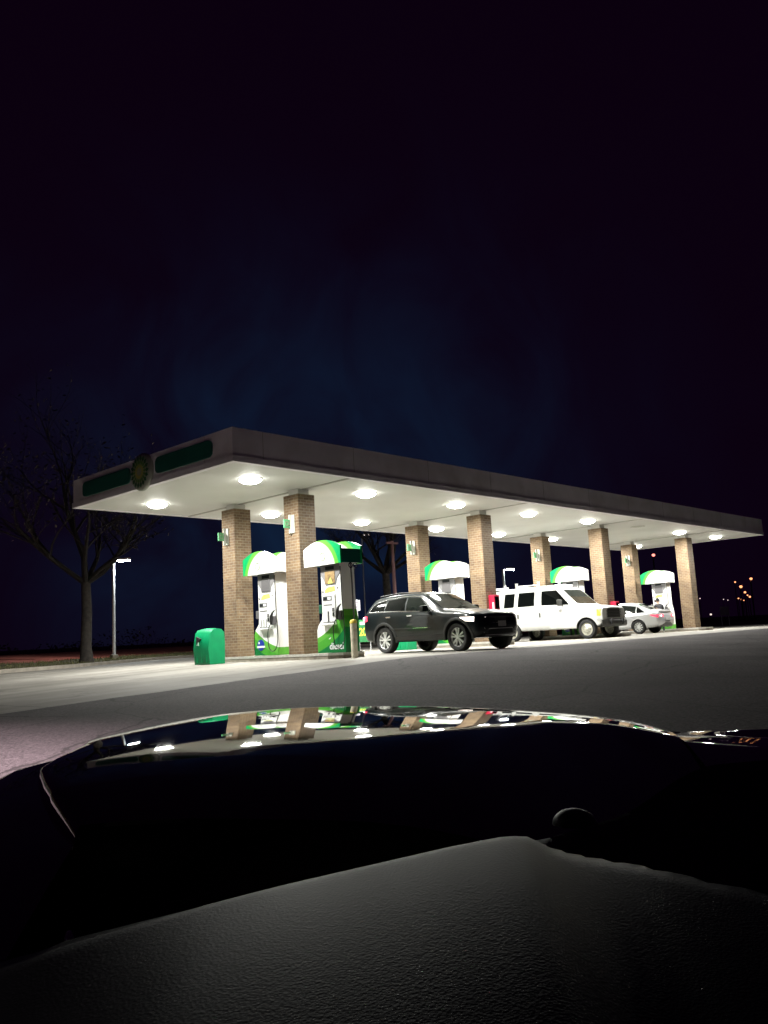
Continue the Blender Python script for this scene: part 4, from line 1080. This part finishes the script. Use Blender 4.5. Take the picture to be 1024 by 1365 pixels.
# ------------------------------------------------------------------ lamps and signs around the lot
def pole_lamp(label, base, top, reach, lens, rad=.06, group='lamp posts beyond the forecourt', headlen=.5, name='lamp_post', watts=0, cone=120, tint=(1,1,1)):
    """straight pole with a flat lamp head on a short arm"""
    o = thing(name, label, 'lamp post', base, 0, group)
    h = top - base[2]; rx, ry = reach
    b = MB(); b.tube([(0,0,-.1),(0,0,h*.5),(0,0,h)], [rad, rad*.9, rad*.8], 12); b.build('pole', MT['galv'], o, True)
    b = MB(); b.box((-.14,-.14,-.1),(.14,.14,.12), .02); b.build('base', MT['island'], o)
    d = Vector((rx, ry, 0)); L = d.length; d.normalize(); n = Vector((-d.y, d.x, 0))
    b = MB(); b.tube([(0,0,h-.06), tuple(d*L*.4+Vector((0,0,h+.02)))], rad*.5, 8); b.build('arm', MT['galv'], o)
    c0 = d*L*.3; c1 = d*(L*.3+headlen); w = n*.14
    b = MB(); b.prism([tuple(p+Vector((0,0,h-.01))) for p in (c0-w, c1-w, c1+w, c0+w)], (0,0,.10)); hd = b.build('lamp_head', MT['galv'], o)
    b = MB(); w2 = n*.12; e_ = d*.03
    P = [tuple(p+Vector((0,0,h-.012))) for p in (c0+e_-w2, c1-e_-w2, c1-e_+w2, c0+e_+w2)]
    b.prism(P, (0,0,-.05)); b.build('lens', lens, hd)
    if watts:
        ld = bpy.data.lights.new('lamp_light', 'SPOT'); ld.energy = watts; ld.spot_size = math.radians(cone); ld.spot_blend = .45; ld.shadow_soft_size = .06; ld.color = tint
        lo = bpy.data.objects.new('lamp_light', ld); lo.location = (c0+c1)/2 + Vector((0,0,h-.16)); link(lo, hd)
    return o
p_ = pix((152, 874), 40)
pole_lamp('tall white lamp post beside the big tree on the left', (p_.x, p_.y, .25), 4.82, (.45, -.40), MT['lamp_white'], .085, headlen=.62, watts=POLE_WATTS, cone=158, tint=(.95,1,1))
p_ = pix((673.5, 800), 55)
pole_lamp('slim lamp post seen above the rear of the white van', (p_.x, p_.y, .3), 4.45, (.5, -.4), MT['lamp_white'], .10, headlen=.55)
p_ = pix((482, 714), 60)
pole_lamp('distant lamp glowing above the diesel pump hood', (p_.x, p_.y, .3), 7.75, (.35, -.30), MT['lamp_far_white'], .05, headlen=.5)
pole_lamp('lot lamp post standing left of the black car', (-1.2, 8.4, zlot(-1.2, 8.4)), 4.6, (.45, -.2), MT['lot_lens'], .085, headlen=.62, watts=LOT_WATTS, cone=114, tint=(1.0,.78,.83))

def far_lamp(uv, dep, lens, r, label, grp):
    p = pix(uv, dep)
    o = thing('street_lamp', label, 'street lamp', (p.x, p.y, 0.3), 0, grp)
    h = p.z-.3
    b = MB(); b.tube([(0,0,-.3),(0,0,h*.9),(.02,.02,h+r*1.3)], [r*.5, r*.4, r*.3], 6); b.build('pole', MT['wiper'], o)
    b = MB(); b.lathe([(0,-r),(r*.7,-r*.7),(r,0),(r*.7,r*.6),(0,r*.7)], 'z', (-.25*r-.1,-.25*r-.1,h), 12); b.build('lamp_globe', lens, o, True)
    return o
FAR = [((979.5,776),150,'lamp_orange',.15,'topmost small orange light of the slanting row'), ((987,782),145,'lamp_orange',.26,'brightest orange light in the middle of the slanting row'),
       ((992.5,789.5),140,'lamp_orange',.19,'orange light just below the brightest of the slanting row'), ((996,793.5),136,'lamp_orange',.12,'small orange light second from the lower end of the slanting row'),
       ((999,795.5),132,'lamp_orange',.16,'lowest orange light of the slanting row'), ((1000.5,771.5),150,'lamp_orange',.25,'orange light highest above the slanting row'),
       ((984,797.7),160,'lamp_orange',.14,'leftmost orange light of the low row of three'), ((988,799),160,'lamp_orange',.14,'middle orange light of the low row of three'), ((991.3,800.3),160,'lamp_orange',.10,'rightmost faint orange light of the low row of three'),
       ((964.2,799),170,'lamp_far_white',.10,'left one of two faint pale lights above the dim panel'), ((970,800),170,'lamp_far_white',.10,'right one of two faint pale lights above the dim panel'),
       ((932.8,797.8),150,'lamp_far_white',.11,'small white light touching the right side of the last column'), ((947,819),110,'lamp_far_white',.14,'low white light between the last column and the dim panel'),
       ((870.5,740),120,'lamp_red',.24,'reddish light between the last two columns above the pump')]
for uv, dep, lm, r, lb in FAR: far_lamp(uv, dep, MT[lm], r, lb, 'distant street lights')

p_ = pix((966, 814.5), 85)
ds = thing('distant_board', 'dim pale board in the dark beyond the last column', 'signboard', (p_.x, p_.y, 0.2), math.radians(40))
b = MB(); b.box((-.04,-.45,p_.z-.65),(.04,.45,p_.z+.25), .01); b.build('panel', MT['far_panel'], ds)
for yy in (-.35, .35):
    b = MB(); b.tube([(0,yy,-.3),(0,yy,p_.z-.6)], .04, 6); b.build('post', MT['galv'], ds)

p_ = pix((476, 807), 34)
sg = thing('notice_sign', 'small white notice on a post behind the cream bollard', 'sign', (p_.x, p_.y, 0), math.radians(50))
b = MB(); b.tube([(.03,0,-.05),(.03,0,p_.z+.25)], .025, 8); b.build('post', MT['galv'], sg)
b = MB(); b.box((-.012,-.125,p_.z-.21),(.004,.125,p_.z+.21), .004); b.build('panel', MT['sign_white'], sg)
b = MB()
for dz, w_ in ((.12,.08),(.05,.09),(-.03,.06),(-.10,.085)): b.box((-.0145,-w_,p_.z+dz-.014),(-.0122,w_,p_.z+dz+.014))
b.build('print_lines', MT['ink'], sg)
p_ = pix((486, 841), 31)
ps = thing('price_sign', 'green sign with yellow 200 figures behind the rear of the dark SUV', 'sign', (p_.x, p_.y, 0), math.radians(46))
b = MB(); b.box((-.02,-.24,p_.z-.40),(.02,.24,p_.z+.40), .012); b.build('board', MT['sign_green'], ps)
b = MB(); b.box((-.024,-.16,p_.z+.22),(-.021,.16,p_.z+.33)); b.build('header', MT['emblem_white'], ps)
text_mesh('200', .26, Matrix.Translation((-.0225, 0, p_.z-.05)) @ FACE_MX @ Matrix.Diagonal((1, 1.5, 1, 1)), MT['sign_yellow'], 'lettering', ps, bold=.006)
for yy in (-.2, .2):
    b = MB(); b.tube([(0,yy,0),(0,yy,p_.z-.38)], .018, 6); b.build('leg', MT['galv'], ps)

p_ = pix((527, 800), 45)
rp = thing('utility_pole', 'thin reddish pole left of the column behind the dark SUV', 'pole', (p_.x, p_.y, 0.2))
b = MB(); b.tube([(0,0,-.3),(0,0,3),(0,0,pix((524,725),45).z)], [.11,.10,.08], 10); b.build('shaft', MT['brown_pole'], rp, True)
b = MB(); b.box((-.45,-.04,5.2),(.45,.04,5.3)); b.build('cross_arm', MT['brown_pole'], rp)

# ------------------------------------------------------------------ trees
def tree(label, loc, height, trunk_r, fork, spread, seed, leaf_n, leaf_m, group, low=None):
    rnd = random.Random(seed)
    o = thing('tree', label, 'tree', loc, 0, group)
    b = MB()
    b.tube([(0,0,-.15),(.01,0,.12),(0,.02,.5),(.03,0,fork*.6),(0,.03,fork)], [trunk_r*1.75, trunk_r*1.25, trunk_r*1.02, trunk_r*.95, trunk_r*.85], 14)
    tr = b.build('trunk', MT['bark'], o, True, 60)
    tw = MB(); tips = []
    def grow(p, d, r, ln, lvl):
        n = 4; pts = [p]; rad = [r]
        for i in range(n):
            d = (d + Vector((rnd.uniform(-.25,.25), rnd.uniform(-.25,.25), rnd.uniform(-.08,.18)))).normalized()
            p = p + d*ln/n; pts.append(p); rad.append(r*(1-.55*(i+1)/n))
            if lvl < 4 and i >= 1:
                for _ in range(2 if lvl < 2 else 1 + (rnd.random() < .5)):
                    q = (d + Vector((rnd.uniform(-1,1), rnd.uniform(-1,1), rnd.uniform(-.35,.65)))*.85).normalized()
                    grow(p, q, rad[-1]*.62, ln*rnd.uniform(.5,.72), lvl+1)
        tw.tube(pts, rad, 6 if lvl < 2 else 3, cap=False)
        if lvl >= 2: tips.extend(pts[2:])
    for k in range(6):
        a = 2*PI*k/6 + rnd.uniform(-.3,.3); up = rnd.uniform(.35, 1.1)
        grow(Vector((0,.03,fork-.1)), Vector((math.cos(a), math.sin(a), up)).normalized(), trunk_r*.55, spread*rnd.uniform(.55,.75), 1)
    grow(Vector((0,.03,fork-.1)), Vector((0,0,1)), trunk_r*.75, (height-fork)*.7, 1)
    tw.build('limbs', MT['limb'], tr, False)
    lf = MB()
    for _ in range(leaf_n):
        p = rnd.choice(tips) + Vector((rnd.gauss(0,.16), rnd.gauss(0,.16), rnd.gauss(0,.16)))
        if low and rnd.random() < .5: p = Vector(low) + Vector((rnd.gauss(0,.5), rnd.gauss(0,.5), rnd.gauss(0,.22)))
        a = Vector((rnd.uniform(-1,1), rnd.uniform(-1,1), rnd.uniform(-1,1))).normalized(); c = a.orthogonal().normalized()
        s_ = rnd.uniform(.045,.09)
        lf.add([p-a*s_*1.5, p+c*s_*.6, p+a*s_*1.5, p-c*s_*.6], [(0,1,2,3)])
    lf.build('crown', leaf_m, o, fix=False)
    return o
p_ = pix((115, 880), 34)
tree('big bare tree with a thick grey trunk left of the white lamp post', (p_.x, p_.y, .18), 9.5, .21, 3.2, 5.6, 3, 1500, MT['leaf'], 'trees at the edge of the lot')
p_ = pix((520, 860), 48)
tree('grey trunked tree behind the dark SUV left of the reddish pole', (p_.x, p_.y, .15), 8.0, .24, 4.0, 4.0, 9, 900, MT['leaf'], 'trees at the edge of the lot')

# rough dark undergrowth past the bank painted red-lit, grass on the verge
ug = MB(); rnd = random.Random(5)
for _ in range(9000):
    x = rnd.uniform(-40, 120); d = 33 + abs(rnd.gauss(0, 5)); y = yback(x)+d
    hh = (1.1+.8*math.sin(x*.31)+.5*math.sin(x*.83+1))*rnd.random()**.7
    p = Vector((x, y, .5+max(0, hh))); a = Vector((rnd.uniform(-1,1), rnd.uniform(-1,1), rnd.uniform(-.3,1))).normalized(); c = a.orthogonal().normalized(); s_ = rnd.uniform(.08,.2)
    ug.add([p-a*s_, p+c*s_*.6, p+a*s_, p-c*s_*.6], [(0,1,2,3)])
tag(ug.build('undergrowth', MT['leaf'], fix=False), kind='stuff')
gb = MB()
for _ in range(9000):
    x = rnd.uniform(2, 40); d = rnd.uniform(.16, 3.6); z = zback(x, d); y = yback(x)+d
    hh = rnd.uniform(.03,.11); a = rnd.uniform(0, PI); w_ = .012
    gb.add([(x-w_*math.cos(a), y-w_*math.sin(a), z-.01), (x+w_*math.cos(a), y+w_*math.sin(a), z-.01), (x+rnd.uniform(-.04,.04), y+rnd.uniform(-.04,.04), z+hh)], [(0,1,2)])
tag(gb.build('grass', MT['blade'], fix=False), kind='stuff')

# ------------------------------------------------------------------ the black car we look out of
own = thing('black_car', 'glossy black car bonnet and grey dashboard in front of the viewer', 'car', (0, 0, 0))
F0 = Vector((FW.x, FW.y, 0)).normalized(); R0 = Vector((F0.y, -F0.x, 0))
EYE = Vector((0, 0, CAM_H))
def loc3(u, s, w): return EYE + R0*u + F0*s + Vector((0, 0, w))
def edge_pt(uv, sfun):
    d = FW + RT*((uv[0]-512)/1133.69) + UP*((682.5-uv[1])/1133.69)
    t = 2.0
    for _ in range(30): t = sfun(t*d.dot(R0)) / d.dot(F0)
    return t*d.dot(R0), t*d.dot(F0), t*d.z
sf = lambda u: 2.08 - .30*(u/.8)**2
rim_px = [(130,986),(165,975.5),(200,967.5),(250,958.5),(300,951.5),(350,946.8),(400,943.5),(450,941.8),(500,941.2),(550,941.3),(600,942.3),(650,944.2),(700,947),(750,950.3),(800,954.8),(840,960),(865,966),(880,973)]
E_ = [edge_pt(p, sf) for p in rim_px]
us = [e[0] for e in E_]
uu = fr(us[0], us[-1], 61)
ss = np.interp(uu, us, [e[1] for e in E_]); ww = np.interp(uu, us, [e[2] for e in E_])
for _ in range(1):
    ww[1:-1] = .25*ww[:-2]+.5*ww[1:-1]+.25*ww[2:]; ss[1:-1] = .25*ss[:-2]+.5*ss[1:-1]+.25*ss[2:]
def narrow(ds): return 1 - .30*min(ds, .8)
T0, TA, TT, TB = -3.4, 3.2, .08, 4.2                                 # crown of the bonnet on its right side, degrees and metres
def crown(ds, u=0):
    r = -(T0*ds + TA*(ds-TT*(1-math.exp(-ds/TT))) + TB*ds*ds/2)
    l = -(-2.3*ds + .3*ds*ds/2 + 7.4*ds**3/3)
    k = sstep((u+.05)/.45)
    return (l*(1-k) + r*k)*PI/180
def hood_base(u, s): return float(np.interp(u, uu, ww)) + (.05*(u-uu[0]) if u < uu[0] else 0) + crown(max(0, float(np.interp(u, uu, ss))-s), u)
KINK = []                                                            # crease across the bonnet where its nose turns flat
for uv in [(80,1044),(150,1034),(240,1020.5),(350,1001),(400,993),(490,984),(550,977.5),(650,966.5),(720,961),(800,963),(880,977)]:
    d = pix(uv, 1.0)-EYE; best = min((abs(hood_base(t*d.dot(R0), t*d.dot(F0)) - t*d.z), t) for t in np.linspace(.9, 2.3, 1400))
    KINK.append((best[1]*d.dot(R0), best[1]*d.dot(F0)))
KINK.sort()
def hood_w(u, s):
    u = max(u, float(uu[0])-.2)
    x = float(np.interp(u, [k[0] for k in KINK], [k[1] for k in KINK])) - s
    return hood_base(u, s) - (math.tan(math.radians(5)) * (x - .03*(1-math.exp(-x/.03))) if x > 0 else 0)
DS = [0, .012, .025] + fr(.04, .80, 39) + [.87, .94, 1.0]
LIP = ((.090, -.30), (.085, -.06), (.072, -.030), (.052, -.013), (.036, -.0058), (.024, -.0027), (.013, -.0011), (.005, -.00035))
LB = [(0.0, float(uu[0]))]                                           # left side of the bonnet: distance behind the nose, sideways place
for uv in [(115,992.5),(100,1000),(78,1010),(60,1021),(66,1033),(78,1052),(100,1084),(110,1100)]:
    d = pix(uv, 1.0)-EYE; best = min((abs(hood_w(t_*d.dot(R0), t_*d.dot(F0)) - t_*d.z), t_) for t_ in np.linspace(.7, 2.3, 1600))
    u_, s_ = best[1]*d.dot(R0), best[1]*d.dot(F0)
    ds_ = float(np.interp(u_, uu, ss))-s_
    if ds_ > LB[-1][0]+.004: LB.append((ds_, u_))
def u_left(ds): return float(np.interp(ds, [q[0] for q in LB], [q[1] for q in LB]))
DSL = sorted(set(DS + [q[0] for q in LB]))
P = []
for v in fr(0, 1, 61):
    row = []
    u = u_left(0)*(1-v) + float(uu[-1])*v; s_e = float(np.interp(u, uu, ss)); w_e = float(np.interp(u, uu, ww))
    for ex, dw in LIP: row.append(loc3(u, s_e+ex, w_e+dw))
    for ds in DSL:
        u = u_left(ds)*(1-v) + float(uu[-1])*narrow(ds)*v; s_ = float(np.interp(u, uu, ss))-ds
        row.append(loc3(u, s_, hood_w(u, s_)))
    P.append(row)
side = []                                                            # rolled-over left edge
for du, dw in ((-.010,-.20),(-.0095,-.02),(-.007,-.006),(-.0035,-.0015)):
    row = []
    for k in range(len(LIP)): row.append(P[0][k] + R0*du + Vector((0,0,dw)))
    for k, ds in enumerate(DSL): row.append(P[0][len(LIP)+k] + R0*du + Vector((0,0,dw)))
    side.append(row)
b = MB(); b.grid(side + P); b.build('bonnet', MT['own_paint'], own, True, 70)
# left wing, a lower panel beside the bonnet
eg = [edge_pt(p, lambda u: 1.72) for p in [(230,984),(140,1003),(58,1024),(30,1033),(0,1040.5),(-60,1052),(-200,1074)]]
P = []
for q in range(22):
    u = eg[0][0] + (eg[-1][0]-eg[0][0])*q/21; w = float(np.interp(-u, [-g_[0] for g_ in eg], [g_[2] for g_ in eg])); row = []
    for ex, dw in LIP: row.append(loc3(u, 1.72+ex, w+dw))
    for ds in DS: row.append(loc3(u+.12*ds, 1.72-ds, w - .02*ds - .09*ds*ds + .045*sstep((u+.80)/.16)*sstep((ds-.12)/.2)))
    P.append(row)
b = MB(); b.grid(P); b.build('wing', MT['own_paint'], own, True, 70)
for sd, edge, iu in ((1, [(882,974),(895,975),(912,976),(960,973.5),(1024,976),(1150,986)], -1),):
    s0 = ss[iu]-.02
    eg = [edge_pt(p, lambda u: s0) for p in edge]
    P = []
    for q in range(14):
        t = q/13
        tt_ = np.linspace(0, 1, len(eg)); u = float(np.interp(t, tt_, [e[0] for e in eg])); w = float(np.interp(t, tt_, [e[2] for e in eg]))
        row = []
        for ex, dw in LIP: row.append(loc3(u, s0+ex, w+dw))
        for ds in DS:
            ui = uu[iu]*narrow(ds); uo = eg[-1][0]
            wi = hood_w(ui, ss[iu]-ds)
            row.append(loc3(ui+(uo-ui)*t if ds > 0 else u, s0-ds, (wi-.006)*(1-t) + (w-.03*ds-.05*ds*ds)*t - .012*math.sin(PI*t)*min(1, ds/.1)))
        P.append(row)
    b = MB(); b.grid(P); b.build('wing', MT['own_paint'], own, True, 70)
# cowl behind the bonnet: keeps the road from showing between bonnet and dashboard
b = MB(); P = [[loc3(u, s, w) for s, w in ((1.55,-.30),(1.30,-.276),(.96,-.266),(.8,-.30),(.6,-.5))] for u in fr(-1.2, 1.2, 13)]; b.grid(P); b.build('cowl', MT['wiper'], own, True)
# wiper
wp = [pix((295,1131),1.15), pix((345,1119),1.15), pix((395,1104),1.15)]
b = MB(); b.tube(wp, .006, 6); b.build('wiper', MT['wiper'], own, True)
# dashboard: a raised pad on the left that drops along a ridge to the right
def dash_edge(px):
    return float(np.interp(px, [-200, 0, 60, 90, 400, 500, 600, 665, 690, 720, 800, 900, 1024, 1250], [1330, 1283, 1266, 1253, 1176, 1153, 1130, 1117.5, 1116, 1121, 1096, 1075, 1062, 1050]))
rows = 44; P = []
for i, px in enumerate(np.linspace(-260, 1290, 90)):
    ye = dash_edge(px); row = []
    d = pix((px, ye), 1.0)-EYE; s0 = float(np.interp(px, [0, 690, 760, 1024], [.70, .86, .94, 1.0])); tt = s0/d.dot(F0)
    top = EYE + d*tt
    u0 = top.dot(R0); w0 = (top-EYE).z; s0 = (top-EYE).dot(F0)
    row += [loc3(u0, s0+.03, w0-.12), loc3(u0, s0+.018, w0-.02), loc3(u0, s0+.008, w0-.004)]
    for j in range(rows):
        ds = .62*j/(rows-1)
        s = s0-ds; u = u0 - .05*ds
        # ridge: height of the pad falls right of a line that swings away to the right as it nears the viewer
        ur = .118 + .44*ds + .55*ds*ds
        k = sstep((u-ur+.02)/.075)
        up_ = .012*sstep(ds/.05) - .20*ds*ds - .30*ds*sstep((-.12-u)/.30)
        w = w0 + up_*(1-k) + k*(-.062*sstep(ds/.12) - .42*ds + .04*sstep((u-ur-.10)/.14))
        row.append(loc3(u, s, w))
    P.append(row)
b = MB(); b.grid(P); db_ = b.build('dashboard', MT['dash'], own, True, 80)
c_ = pix((766, 1098), .93)
b = MB(); b.lathe([(.024*math.cos(a), .016*math.sin(a)) for a in fr(0, PI/2, 8)], 'z', tuple(c_), 24); b.build('light_sensor', MT['wiper'], db_, True)
c_ = pix((92, 1250), .72)
b = MB(); b.lathe([(.0035,-.004),(.004,0),(.002,.005),(0,.006)], 'z', tuple(c_), 10); b.build('clip', MT['galv'], db_, True)
# windscreen pane
gm, nt, bs = new_mat('clear_windscreen')
tb = N(nt, 'ShaderNodeBsdfTransparent'); tb.inputs['Color'].default_value = (.97,.98,.975,1)
nt.links.new(tb.outputs[0], nt.nodes['Material Output'].inputs['Surface']); nt.nodes.remove(bs)
b = MB(); P = [[loc3(u*(1-.12*v), 1.0-.62*v-.08*u*u, -.262+1.05*v) for v in fr(0, 1, 9)] for u in fr(-.95, .95, 13)]; b.grid(P); b.build('windscreen', gm, own, True)
